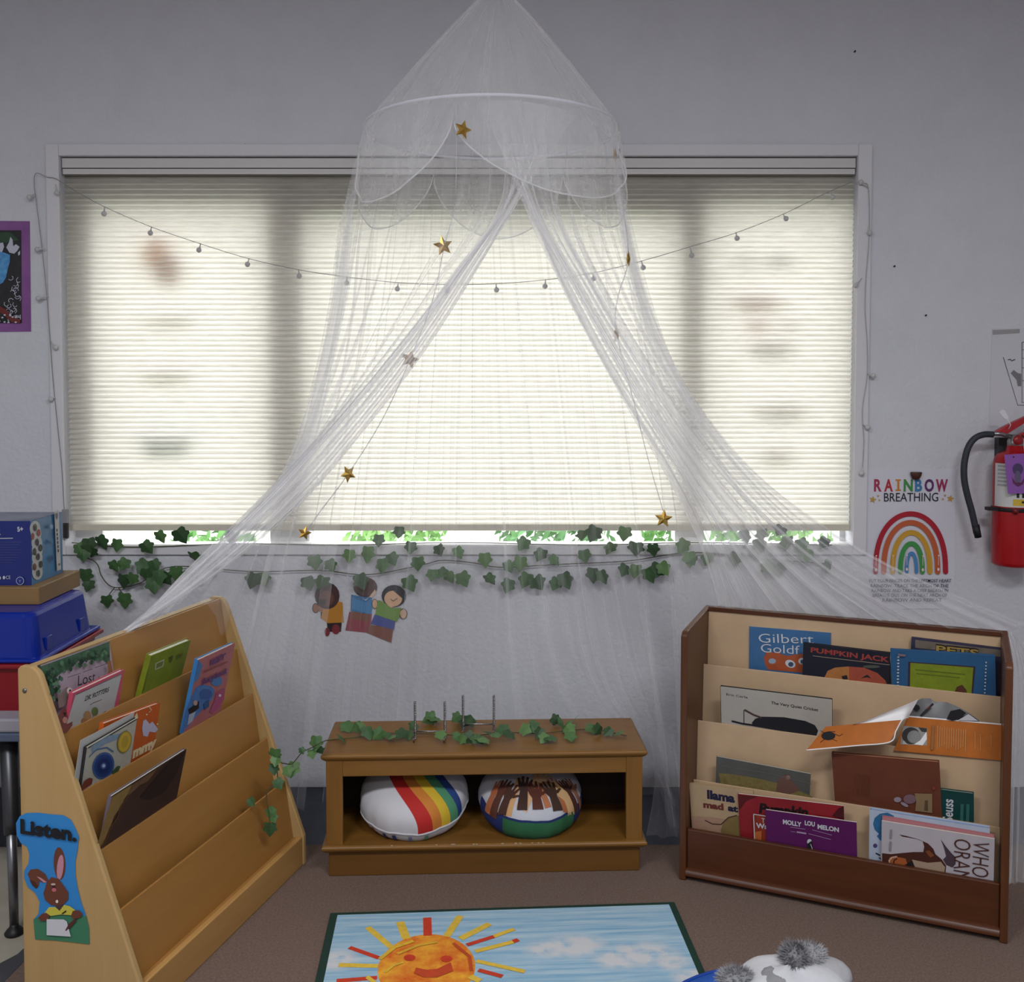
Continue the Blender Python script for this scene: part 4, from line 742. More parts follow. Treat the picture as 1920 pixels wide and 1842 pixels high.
def cushion(label, cx, cy, tilt, yaw, rx, rz, surf_m, part):
    o = thing('cushion', label, 'cushion', bmat @ Vector((cx, cy, .103)), Matrix.Rotation(BA+yaw, 3, 'Z') @ Matrix.Rotation(tilt, 3, 'X'), 'round floor cushions')
    ctr = Vector((0, 0, rz)); rows = []; N1, N2 = 40, 72; R = random.Random(int(cx*100))
    def sf(th, ph, dd=0.0):
        e = .82; c_, s_ = cos(th), sin(th); r = rx*math.copysign(abs(c_)**.72, c_); z = rz*math.copysign(abs(s_)**e, s_)
        w = 1+.012*sin(ph*9)*abs(c_)**6*(1-abs(s_))+.006*sin(ph*23+1)*(c_**4)
        p = Vector((r*cos(ph)*w, r*sin(ph)*w, z+.004*noise.noise(Vector((r*cos(ph)*14, r*sin(ph)*14, z*8)))))
        return ctr+p
    return o, sf
def cushion_mesh(o, sf, m, name):
    rows = [[sf(-pi/2+pi*i/44, 2*pi*j/80) for j in range(81)] for i in range(45)]
    b = MB(); b.grid(rows, m, True, False); return b
rm_ = bpy.data.materials.new('rainbow print'); rm_.use_nodes = True; nt = rm_.node_tree; bs = nt.nodes['Principled BSDF']; bs.inputs['Roughness'].default_value = .8
tc = nt.nodes.new('ShaderNodeTexCoord'); sx = nt.nodes.new('ShaderNodeSeparateXYZ'); nt.links.new(tc.outputs['Object'], sx.inputs[0])
vd = nt.nodes.new('ShaderNodeVectorMath'); vd.operation = 'DISTANCE'; vd.inputs[1].default_value = (.27, .12, 0)
cmb = nt.nodes.new('ShaderNodeCombineXYZ'); nt.links.new(sx.outputs[0], cmb.inputs[0]); nt.links.new(sx.outputs[1], cmb.inputs[1]); nt.links.new(cmb.outputs[0], vd.inputs[0])
rp = nt.nodes.new('ShaderNodeValToRGB'); rp.color_ramp.interpolation = 'CONSTANT'; cr_ = rp.color_ramp
stops = [(0, 'c9c8cc'), (.210, '24407e'), (.238, '4a8a64'), (.266, 'd0ae2c'), (.300, 'c87a2e'), (.332, 'b5221e'), (.368, 'c9c8cc')]
cr_.elements[0].position = 0; cr_.elements[0].color = (*lin(stops[0][1]), 1); cr_.elements[1].position = stops[-1][0]; cr_.elements[1].color = (*lin(stops[-1][1]), 1)
for p, c in stops[1:-1]: e = cr_.elements.new(p); e.color = (*lin(c), 1)
nt.links.new(vd.outputs['Value'], rp.inputs[0])
gz = nt.nodes.new('ShaderNodeMath'); gz.operation = 'GREATER_THAN'; gz.inputs[1].default_value = .072; nt.links.new(sx.outputs[2], gz.inputs[0])
mc = nt.nodes.new('ShaderNodeMix'); mc.data_type = 'RGBA'; mc.inputs[6].default_value = (*lin('c4c3c8'), 1); nt.links.new(gz.outputs[0], mc.inputs[0]); nt.links.new(rp.outputs[0], mc.inputs[7]); nt.links.new(mc.outputs[2], bs.inputs['Base Color'])
CRX, CRZ = .172, .088
o, sf = cushion('round white cushion with a broad rainbow stripe, left on the bench shelf', .275, .185, .24, -.1, CRX, CRZ, None, 0)
cushion_mesh(o, sf, rm_, 'cover').build('cover', o, fix=False)
b = MB(); pts = [sf(-.12, 2*pi*j/60)+Vector((0, 0, 0)) for j in range(60)]; b.tube(pts, .0035, M('c2c1c6', .8), 6, closed=True); b.build('piping', o)
b = MB()
for ph, c in [(-2.3, 'a8443c'), (-2.0, '3a4478'), (-1.8, '3a4a86'), (-1.5, '7d8cb0'), (-1.2, '6fa084')]:
    rows = [[sf(t, ph+d*.035)*1.0+Vector((cos(ph)*.002, sin(ph)*.002, -.001)) for d in (-1, 0, 1)] for t in (-.2, -.35, -.5, -.65)]; b.grid(rows, M(c, .8), True, False)
b.build('underside_print', o, fix=False)
o, sf = cushion('round cushion printed with raised hands in brown tones, right on the bench shelf', .645, .185, .26, .08, .166, .082, None, 0)
hm_ = M('c3c4cc', .8, bump=.15, bscale=60); cushion_mesh(o, sf, hm_, 'cover').build('cover', o, fix=False)
b = MB(); R = random.Random(4)
def sproj(x, y, dd):
    r = min(.999, math.hypot(x, y)/.166); c_ = r**(1/.72); th = math.acos(min(1, c_)); ph = math.atan2(y, x); p = sf(th, ph)
    n = Vector((x*.5, y*.5, .06+0*dd)).normalized(); return p+n*(dd+.0008)
def hand(bx, by, tx, ty, w, c):
    """arm from (bx,by) to the wrist near (tx,ty), palm and five fingers beyond it"""
    m = M(c, .8); B = Vector((bx, by)); T = Vector((tx, ty)); d = (T-B).normalized(); n = Vector((-d.y, d.x)); polys = []
    k = 10
    for i in range(k):
        a, e = B.lerp(T, i/k), B.lerp(T, (i+1)/k); wa, we = w*(.5-.12*i/k), w*(.5-.12*(i+1)/k); polys.append([a-n*wa, a+n*wa, e+n*we, e-n*we])
    P0 = T; polys.append([P0-n*w*.38, P0+n*w*.38, P0+d*w*.5+n*w*.6, P0+d*w*.5-n*w*.6]); polys.append([P0+d*w*.5-n*w*.6, P0+d*w*.5+n*w*.6, P0+d*w*1.0+n*w*.62, P0+d*w*1.0-n*w*.62])
    for f, (ox, L, an) in enumerate([(-.5, .75, -.25), (-.17, 1.0, -.06), (.17, 1.05, .08), (.48, .8, .25)]):
        s = P0+d*w*.95+n*w*ox; dd_ = (d*cos(an)+n*sin(an)); nn = Vector((-dd_.y, dd_.x)); polys.append([s-nn*w*.15, s+nn*w*.15, s+dd_*w*L+nn*w*.1, s+dd_*w*L-nn*w*.1])
    s = P0+d*w*.35-n*w*.5; dd_ = (d*.6-n*.8); nn = Vector((-dd_.y, dd_.x)); polys.append([s-nn*w*.16, s+nn*w*.16, s+dd_*w*.75+nn*w*.1, s+dd_*w*.75-nn*w*.1])
    sproj.z = getattr(sproj, 'z', 0)+.0003
    for q in polys:
        g = []; q = [Vector(p) for p in q]
        rows = [[sproj(*(q[0].lerp(q[1], i/3).lerp(q[3].lerp(q[2], i/3), j/3)), sproj.z) for i in range(4)] for j in range(4)]
        b.grid(rows, m, True, False)
fx_ = lambda x: (x-1432)*.000464; fy_ = lambda y: -.135+(430-y)*.128/355
for x0, y0, x1, y1, w, c in [(1240, 425, 1320, 235, 40, 'd0a070'), (1330, 430, 1450, 190, 60, 'd6ac80'), (1510, 425, 1482, 285, 34, 'b5714a'), (1640, 415, 1592, 265, 44, 'b0683c'), (1690, 400, 1650, 330, 60, 'd0a878'), (1780, 320, 1715, 215, 40, '8f5f48'), (1095, 320, 1160, 225, 40, 'a8603c'),
          (1140, 365, 1205, 255, 46, '5a3024'), (1735, 385, 1670, 245, 36, '4a2820'), (1205, 395, 1245, 320, 46, '4a2c22'), (1335, 435, 1362, 270, 50, '3f2820'), (1440, 440, 1438, 345, 54, '5a2e22'), (1572, 435, 1550, 330, 50, '40281c')]:
    hand(fx_(x0), fy_(y0), fx_(x1), fy_(y1), w*.000464*1.35, c)
b.build('hand_print', o, fix=False)
b = MB(); rows = [[sf(t, -pi+.15+(pi-.3)*j/40)*1.0+Vector((0, 0, -.0008))+Vector((cos(-pi+.15+(pi-.3)*j/40), sin(-pi+.15+(pi-.3)*j/40), 0))*.0012 for j in range(41)] for t in (.30, .15, .0, -.15, -.3, -.45)]
b.grid(rows, M('22306a', .8), True, False); rows = [[sf(t, -2.25+1.5*j/30)+Vector((cos(-2.25+1.5*j/30), sin(-2.25+1.5*j/30), 0))*.0022 for j in range(31)] for t in (.22, .1, -.05, -.2, -.4, -.6)]; b.grid(rows, M('2f6a44', .8), True, False); b.build('border_band', o, fix=False)
TONE = 1.0; chrome = M('9a9a9c', .25, metal=1.0)
def twist(b, p0, p1, r=.0036, turns=11):
    p0, p1 = Vector(p0), Vector(p1); d = (p1-p0); t = d.normalized(); x = t.orthogonal().normalized(); y = t.cross(x)
    for ph in (0, pi): b.tube([p0+d*(i/90)+(x*cos(ph+2*pi*turns*i/90)+y*sin(ph+2*pi*turns*i/90))*r*.62 for i in range(91)], r*.62, chrome, 5)
def easel(x0, y0, x1, ty, by, dep, label):
    zt_ = BH+.001; y = dep; a = at(x0, ty, y); c = at(x1, ty, y); zb_ = zt_
    o = thing('plate_easel', label, 'easel', ((a.x+c.x)/2, y, zt_), group='wire plate easels'); zc = zt_+.026
    for p in (a, c):
        b = MB(); twist(b, (p.x, y, p.z), (p.x, y, zb_+.002)); b.build('upright', o, True)
        b = MB(); b.tube([(p.x, y, zc), (p.x, y-.045, zb_+.006), (p.x, y-.05, zb_+.02)], .002, chrome, 6); b.tube([(p.x, y, zc+.02), (p.x, y+.04, zb_+.002)], .002, chrome, 6); b.build('foot', o, True)
    b = MB(); b.tube([(a.x, y, zc), (c.x, y, zc)], .0026, chrome, 6); b.build('crossbar', o, True)
easel(778, 0, 834, 1316, 0, 3.17, 'small twisted chrome wire easel on the bench, the left one'); easel(868, 0, 926, 1304, 0, 3.24, 'small twisted chrome wire easel on the bench, the right one')
# ivy lying along the bench and over to the left bookcase
iv = thing('ivy_garland', 'green ivy garland lying along the bench top and over onto the maple bookcase', 'ivy garland', (-.1, 3.2, BH)); R = random.Random(21); b = MB(); upv = Vector((0, -.55, .85))
for x, y in [(650, 1362), (668, 1364), (680, 1362), (690, 1374), (710, 1377), (728, 1378), (738, 1380), (752, 1375), (765, 1378), (775, 1362), (806, 1348), (815, 1347), (826, 1378), (856, 1346), (868, 1345), (872, 1352), (880, 1352), (858, 1381), (866, 1386), (880, 1384), (896, 1386), (905, 1386), (914, 1372), (930, 1378), (944, 1367), (956, 1376), (985, 1368), (1000, 1364), (1020, 1384), (1030, 1382), (1042, 1350), (1052, 1355), (1060, 1362), (1068, 1368), (1076, 1350), (1108, 1366), (1122, 1368), (1140, 1372), (1160, 1374), (1070, 1380), (640, 1384), (1010, 1374)]:
    c = fl(x, y, BH+.018+.012*R.random()); leaf(b, c, R.uniform(.035, .052), R, upv, spread=.75, dn=Vector((R.uniform(-1, 1), -.5, -.2)))
for x, y, d, s in [(592, 1393, 3.0, .045), (600, 1408, 3.02, .03), (585, 1414, 3.0, .03), (566, 1408, 2.99, .022), (548, 1442, 3.06, .05), (540, 1446, 3.05, .04)]: leaf(b, at(x, y, d), s, R)
def onL(x, y, f=.02): return hit(x, y, LO-LU*.0+LW*(-.03+f)*1.0+Vector((0, 0, 0)), (LW+Vector((0, 0, .3))).normalized())
for x, y, s in [(515, 1415, .04), (518, 1426, .035), (514, 1442, .035), (522, 1470, .035), (472, 1504, .03), (508, 1524, .035), (512, 1534, .03), (506, 1555, .042)]:
    c = at(x, y, 2.92); leaf(b, c, s, R, Vector((.3, -1, .2)))
b.build('foliage', iv, True, fix=False); b = MB()
b.tube(smooth_curve([fl(x, y, BH+.006) for x, y in [(1175, 1380), (1110, 1368), (1050, 1372), (1010, 1376), (950, 1374), (880, 1380), (800, 1376), (720, 1376), (660, 1384), (618, 1388)]]+[at(x, y, d) for x, y, d in [(604, 1392, 2.99), (585, 1402, 2.99), (566, 1412, 3.0), (548, 1432, 3.03), (532, 1432, 2.97), (518, 1430, 2.93), (520, 1465, 2.93), (500, 1488, 2.92), (505, 1530, 2.92), (506, 1552, 2.92)]], 140), .0016, stem_m, 6)
b.build('vine', iv, True)
TONE = 1.0
# ================================================================ rug
GA, GW, GL = .0624, .989, 1.45; ro = thing('rug', 'sky blue rug with a smiling crayon sun and clouds, edged in dark green', 'rug', (-.5159, 2.8239, 0), GA)
gmi = ro.matrix_basis.inverted(); sky = M('74b0d6', .9, c2='cbe0ea', scale=1.0, stretch=(3, 55, 1), detail=8, bump=.5, bscale=300)
MB().box((0, -GL, 0), (GW, 0, .009), M('16352a', .9, bump=.4, bscale=300)).build('border', ro, bevel=.003)
nt = sky.node_tree; bs = nt.nodes['Principled BSDF']; base = bs.inputs['Base Color'].links[0].from_socket; tc = nt.nodes.new('ShaderNodeTexCoord'); acc = None
nz = nt.nodes.new('ShaderNodeTexNoise'); nz.inputs['Scale'].default_value = 26; nz.inputs['Detail'].default_value = 5; nt.links.new(tc.outputs['Object'], nz.inputs['Vector'])
for px_, py_, rx_, ry_ in [(1030, 1788, .07, .045), (1080, 1781, .085, .06), (1160, 1806, .07, .05), (1205, 1797, .10, .062), (1262, 1812, .05, .04), (630, 1808, .06, .05), (1300, 1840, .06, .04)]:
    q = gmi @ fl(px_, py_); vs_ = nt.nodes.new('ShaderNodeVectorMath'); vs_.operation = 'SUBTRACT'; vs_.inputs[1].default_value = q; nt.links.new(tc.outputs['Object'], vs_.inputs[0])
    vm = nt.nodes.new('ShaderNodeVectorMath'); vm.operation = 'MULTIPLY'; vm.inputs[1].default_value = (1/rx_, 1/ry_, 0); nt.links.new(vs_.outputs[0], vm.inputs[0])
    ln = nt.nodes.new('ShaderNodeVectorMath'); ln.operation = 'LENGTH'; nt.links.new(vm.outputs[0], ln.inputs[0])
    mr = nt.nodes.new('ShaderNodeMapRange'); mr.inputs[1].default_value = 1.15; mr.inputs[2].default_value = .55; nt.links.new(ln.outputs['Value'], mr.inputs[0])
    if acc is None: acc = mr.outputs[0]
    else: mxm = nt.nodes.new('ShaderNodeMath'); mxm.operation = 'MAXIMUM'; nt.links.new(acc, mxm.inputs[0]); nt.links.new(mr.outputs[0], mxm.inputs[1]); acc = mxm.outputs[0]
mu = nt.nodes.new('ShaderNodeMath'); mu.operation = 'MULTIPLY_ADD'; mu.use_clamp = True; nt.links.new(nz.outputs['Fac'], mu.inputs[0]); mu.inputs[1].default_value = 4.0; mu.inputs[2].default_value = -1.1
mv = nt.nodes.new('ShaderNodeMath'); mv.operation = 'MULTIPLY'; nt.links.new(mu.outputs[0], mv.inputs[0]); nt.links.new(acc, mv.inputs[1])
cm_ = nt.nodes.new('ShaderNodeMix'); cm_.data_type = 'RGBA'; cm_.inputs[7].default_value = (*lin('dcdee2'), 1); nt.links.new(mv.outputs[0], cm_.inputs[0]); nt.links.new(base, cm_.inputs[6]); nt.links.new(cm_.outputs[2], bs.inputs['Base Color'])
b = MB(); b.box((.022, -GL+.02, .004), (GW-.02, -.018, .0105), sky)
PP = lambda x, y: (gmi @ fl(x, y, .011))[:2]
A = Art(b, Matrix(), PP, z0=.0106, step=.0001); rng = M('d0561a', .95, c2='e8aa30', scale=20); rrd = M('c23a20', .95, .12, 60); ryl = M('d8b440', .95, .12, 60)
c = PP(800, 1813); n = 44; A.poly([(c[0]+.125*cos(2*pi*k/n), c[1]+.155*sin(2*pi*k/n)) for k in range(n)], rng, raw=True)
wr = lambda p: PP(*p)
def ray_(p, q, w, m): A.line([p, q], w*.00137*1.0, m)
for p, q, w, m in [((801, 1721), (802, 1755), 17, rrd), ((750, 1729), (762, 1761), 17, ryl), ((689, 1739), (734, 1777), 13, ryl), ((655, 1777), (711, 1797), 11, rrd), ((635, 1810), (709, 1812), 13, ryl), ((631, 1840), (707, 1834), 12, rrd), ((863, 1718), (837, 1757), 15, ryl), ((918, 1733), (863, 1761), 15, ryl), ((964, 1743), (925, 1757), 11, ryl), ((926, 1757), (875, 1773), 11, rrd), ((972, 1763), (960, 1767), 12, rrd), ((962, 1767), (891, 1785), 12, ryl), ((893, 1803), (984, 1823), 11, ryl), ((897, 1820), (942, 1832), 11, rrd), ((881, 1832), (900, 1841), 14, ryl)]: ray_(p, q, w, m)
for x, y in [(768, 1797), (837, 1799)]: A.oval((x, y), 11, 6, rrd, 16)
A.poly([(780, 1816), (800, 1820), (820, 1818), (845, 1806), (850, 1822), (820, 1834), (795, 1834), (776, 1826)], M('bb4420', .95, .12, 60)); A.poly([(690, 1830), (706, 1842), (700, 1846), (685, 1836)], ryl)
A.line([(712, 1800), (740, 1778), (775, 1766)], .012, M('d6ae34', .95, .15, 60)); A.line([(745, 1790), (785, 1774), (820, 1768)], .01, M('d2a232', .95, .15, 60)); A.line([(722, 1825), (738, 1812), (756, 1806)], .008, M('d8b03a', .95, .15, 60)); A.line([(850, 1770), (880, 1795), (884, 1822)], .009, M('b8481f', .95, .12, 60))
b.build('pile', ro)
# ================================================================ blue cushions and plush in front
blu = M('1857b4', .55, .06, 20)
def pad(label, x, y, r, h):
    o = thing('floor_cushion', label, 'floor cushion', (x, y, 0), group='blue floor cushions'); b = MB()
    b.lathe([(r*.9, 0), (r*.985, h*.12), (r, h*.3), (r, h*.7), (r*.985, h*.88), (r*.93, h*.97), (r*.8, h), (.001, h+.004)], blu, 48); b.build('cover', o)
    b = MB(); b.tube([(r*.97*cos(2*pi*k/48), r*.97*sin(2*pi*k/48), h*.93) for k in range(48)], .004, M('12429a', .6), 6, closed=True); b.build('piping', o)
pad('round blue floor cushion under the grey plush animal', .570, 2.075, .285, .134); pad('round blue floor cushion showing only its edge in front of the maple bookcase', -.635, 2.13, .12, .13)
po = thing('plush_animal', 'grey and white plush animal with fuzzy ears lying on a blue cushion', 'plush toy', (.60, 2.13, .138)); fur = M('a3a3a6', .9, .12, 30); furw = M('c4c4c8', .9, .06, 30); furg = M('77777a', .95, .2, 60)
b = MB(); rows = []
for i in range(25):
    th = -pi/2+pi*i/24; rows.append([])
    for j in range(49):
        ph = 2*pi*j/48; r = 1+.05*sin(ph*3+th*2)+.03*noise.noise(Vector((cos(ph)*3, sin(ph)*3, th*2))); rows[-1].append(Vector((.125*r*cos(th)*cos(ph), .10*r*cos(th)*sin(ph), .062+.060*r*sin(th))))
b.grid(rows, furw, True, False); b.build('head', po, fix=False)
R = random.Random(31)
def fuzzy(c, r, n, m, L):
    b = MB(); b.ball(c, 1.0, m, 16, 10, sc=r)
    for k in range(n):
        d = Vector((R.gauss(0, 1), R.gauss(0, 1), R.gauss(0, 1))).normalized(); p = Vector(c)+Vector((d.x*r[0], d.y*r[1], d.z*r[2])); t = d.orthogonal().normalized()*.0016
        tip = p+d*L*R.uniform(.5, 1.1)+Vector((R.uniform(-1, 1), R.uniform(-1, 1), R.uniform(-.6, .6)))*L*.4; b.add([p-t, p+t, tip], [(0, 1, 2)], m)
    return b
fuzzy((-.118, .0, .088), (.036, .03, .022), 900, M('8c8c8f', .95, .15, 60), .014).build('ear', po, fix=False); fuzzy((.012, .02, .124), (.026, .03, .03), 900, furg, .014).build('ear', po, fix=False); fuzzy((.05, .05, .114), (.036, .03, .024), 700, M('97979a', .95, .15, 60), .012).build('tuft', po, fix=False)
b = MB(); b.ball((-.035, -.02, .098), 1, M('8b8b8e', .9, .1, 40), 16, 10, sc=(.04, .05, .022)); b.build('patch', po)
b = MB(); b.ball((.085, .03, .085), 1, fur, 16, 10, sc=(.055, .05, .03)); b.build('paw', po)
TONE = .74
# ================================================================ table and boxes at the left
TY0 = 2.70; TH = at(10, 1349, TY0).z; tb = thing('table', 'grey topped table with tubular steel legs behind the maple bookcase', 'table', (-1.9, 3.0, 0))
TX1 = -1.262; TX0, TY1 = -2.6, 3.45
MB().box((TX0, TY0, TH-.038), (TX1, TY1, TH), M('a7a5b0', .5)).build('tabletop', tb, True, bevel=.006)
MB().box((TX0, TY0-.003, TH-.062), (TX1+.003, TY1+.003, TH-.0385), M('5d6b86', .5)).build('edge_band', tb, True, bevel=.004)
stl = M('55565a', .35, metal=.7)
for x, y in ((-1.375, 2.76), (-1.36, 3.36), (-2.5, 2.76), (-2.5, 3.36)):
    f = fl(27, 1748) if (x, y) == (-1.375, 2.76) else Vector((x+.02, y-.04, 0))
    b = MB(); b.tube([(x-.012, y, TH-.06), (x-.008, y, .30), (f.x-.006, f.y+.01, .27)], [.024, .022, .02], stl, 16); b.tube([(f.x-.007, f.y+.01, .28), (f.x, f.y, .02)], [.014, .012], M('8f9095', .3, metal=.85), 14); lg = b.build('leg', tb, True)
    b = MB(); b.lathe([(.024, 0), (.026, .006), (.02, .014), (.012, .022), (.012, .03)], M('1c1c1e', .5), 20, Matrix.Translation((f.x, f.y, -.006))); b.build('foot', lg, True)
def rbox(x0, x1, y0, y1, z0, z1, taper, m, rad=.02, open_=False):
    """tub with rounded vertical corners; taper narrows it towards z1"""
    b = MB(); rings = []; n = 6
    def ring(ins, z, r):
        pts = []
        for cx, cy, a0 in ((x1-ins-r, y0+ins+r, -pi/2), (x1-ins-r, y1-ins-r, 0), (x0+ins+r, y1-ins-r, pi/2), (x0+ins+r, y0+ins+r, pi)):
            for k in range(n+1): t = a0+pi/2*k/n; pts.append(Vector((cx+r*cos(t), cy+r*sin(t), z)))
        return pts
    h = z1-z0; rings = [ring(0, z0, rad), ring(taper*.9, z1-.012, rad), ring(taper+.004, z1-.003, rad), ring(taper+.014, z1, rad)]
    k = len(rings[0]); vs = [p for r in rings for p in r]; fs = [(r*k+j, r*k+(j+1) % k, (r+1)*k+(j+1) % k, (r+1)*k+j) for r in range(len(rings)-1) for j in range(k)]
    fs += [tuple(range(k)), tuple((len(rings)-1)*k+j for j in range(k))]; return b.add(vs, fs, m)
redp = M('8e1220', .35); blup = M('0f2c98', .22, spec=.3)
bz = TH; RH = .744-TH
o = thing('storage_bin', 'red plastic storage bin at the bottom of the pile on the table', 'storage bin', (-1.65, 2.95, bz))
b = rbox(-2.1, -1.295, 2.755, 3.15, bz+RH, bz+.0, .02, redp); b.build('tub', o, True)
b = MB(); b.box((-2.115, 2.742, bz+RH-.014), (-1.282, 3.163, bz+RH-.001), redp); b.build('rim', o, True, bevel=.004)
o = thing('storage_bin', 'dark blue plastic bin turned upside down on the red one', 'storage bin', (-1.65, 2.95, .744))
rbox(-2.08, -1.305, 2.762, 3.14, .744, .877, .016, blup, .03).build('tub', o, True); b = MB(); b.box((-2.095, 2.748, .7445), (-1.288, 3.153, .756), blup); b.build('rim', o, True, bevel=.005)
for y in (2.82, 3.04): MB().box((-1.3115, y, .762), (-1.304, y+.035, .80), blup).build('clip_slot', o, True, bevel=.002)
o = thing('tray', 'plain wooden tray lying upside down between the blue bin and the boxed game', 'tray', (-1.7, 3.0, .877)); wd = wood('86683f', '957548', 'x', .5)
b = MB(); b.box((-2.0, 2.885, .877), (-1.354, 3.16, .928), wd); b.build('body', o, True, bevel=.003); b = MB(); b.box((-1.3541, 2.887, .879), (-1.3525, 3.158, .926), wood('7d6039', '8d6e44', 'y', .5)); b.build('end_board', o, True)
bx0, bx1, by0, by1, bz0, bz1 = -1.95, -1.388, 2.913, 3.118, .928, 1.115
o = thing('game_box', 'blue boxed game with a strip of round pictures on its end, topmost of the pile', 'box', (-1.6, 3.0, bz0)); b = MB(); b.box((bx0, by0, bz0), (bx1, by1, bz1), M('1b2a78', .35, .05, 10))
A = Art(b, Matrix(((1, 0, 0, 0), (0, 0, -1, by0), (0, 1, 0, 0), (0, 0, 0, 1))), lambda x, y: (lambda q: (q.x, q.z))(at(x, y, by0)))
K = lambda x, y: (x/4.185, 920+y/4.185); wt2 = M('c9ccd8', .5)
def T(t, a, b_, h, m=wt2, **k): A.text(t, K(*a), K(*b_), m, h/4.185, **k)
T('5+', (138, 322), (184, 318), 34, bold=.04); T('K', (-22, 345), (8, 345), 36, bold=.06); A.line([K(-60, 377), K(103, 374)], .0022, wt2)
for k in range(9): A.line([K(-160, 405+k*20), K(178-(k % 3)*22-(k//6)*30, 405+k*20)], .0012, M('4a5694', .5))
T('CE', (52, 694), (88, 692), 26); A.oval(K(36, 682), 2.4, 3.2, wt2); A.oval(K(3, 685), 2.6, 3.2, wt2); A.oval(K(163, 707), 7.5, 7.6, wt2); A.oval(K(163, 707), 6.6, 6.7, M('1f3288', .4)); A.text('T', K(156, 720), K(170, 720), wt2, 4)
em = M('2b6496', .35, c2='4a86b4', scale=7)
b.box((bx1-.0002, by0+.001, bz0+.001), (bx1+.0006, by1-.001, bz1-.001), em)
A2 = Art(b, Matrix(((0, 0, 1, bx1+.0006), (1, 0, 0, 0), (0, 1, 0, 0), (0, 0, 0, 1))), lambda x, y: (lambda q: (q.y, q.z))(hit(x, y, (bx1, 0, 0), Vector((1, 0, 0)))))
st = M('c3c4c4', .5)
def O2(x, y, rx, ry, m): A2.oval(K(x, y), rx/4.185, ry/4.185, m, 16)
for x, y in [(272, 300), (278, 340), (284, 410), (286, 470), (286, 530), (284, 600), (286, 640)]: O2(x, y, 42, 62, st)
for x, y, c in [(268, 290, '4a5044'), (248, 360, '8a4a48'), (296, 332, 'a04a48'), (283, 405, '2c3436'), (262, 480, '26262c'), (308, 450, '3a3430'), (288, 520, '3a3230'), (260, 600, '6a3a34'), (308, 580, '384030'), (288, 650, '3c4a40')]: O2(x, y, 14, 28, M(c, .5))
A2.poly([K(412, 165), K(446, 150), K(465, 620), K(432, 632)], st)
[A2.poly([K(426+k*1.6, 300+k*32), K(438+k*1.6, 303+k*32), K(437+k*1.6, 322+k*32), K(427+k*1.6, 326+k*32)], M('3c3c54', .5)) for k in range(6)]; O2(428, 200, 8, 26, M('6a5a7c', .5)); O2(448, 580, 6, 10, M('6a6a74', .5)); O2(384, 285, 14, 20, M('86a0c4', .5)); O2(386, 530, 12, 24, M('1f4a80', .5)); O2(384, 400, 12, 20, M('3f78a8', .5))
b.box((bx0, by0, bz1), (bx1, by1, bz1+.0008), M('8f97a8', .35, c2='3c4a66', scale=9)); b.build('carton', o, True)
TONE = 1.0
# ================================================================ ceiling lamps (behind and above the viewer)
for i, (lx, ly) in enumerate(LAMPS):
    o = thing('ceiling_light', 'white fluorescent ceiling fixture above the viewer', 'ceiling light', (lx, ly, CEIL), group='ceiling lights'); b = MB()
    for q in [((-.62, -.31, -.05), (.62, -.28, 0)), ((-.62, .28, -.05), (.62, .31, 0)), ((-.62, -.28, -.05), (-.59, .28, 0)), ((.59, -.28, -.05), (.62, .28, 0))]: b.box(*q, M('c8c8c8', .5))
    b.box((-.59, -.28, -.012), (.59, .28, -.002), M('e4e4e4', .5)); b.build('frame', o)
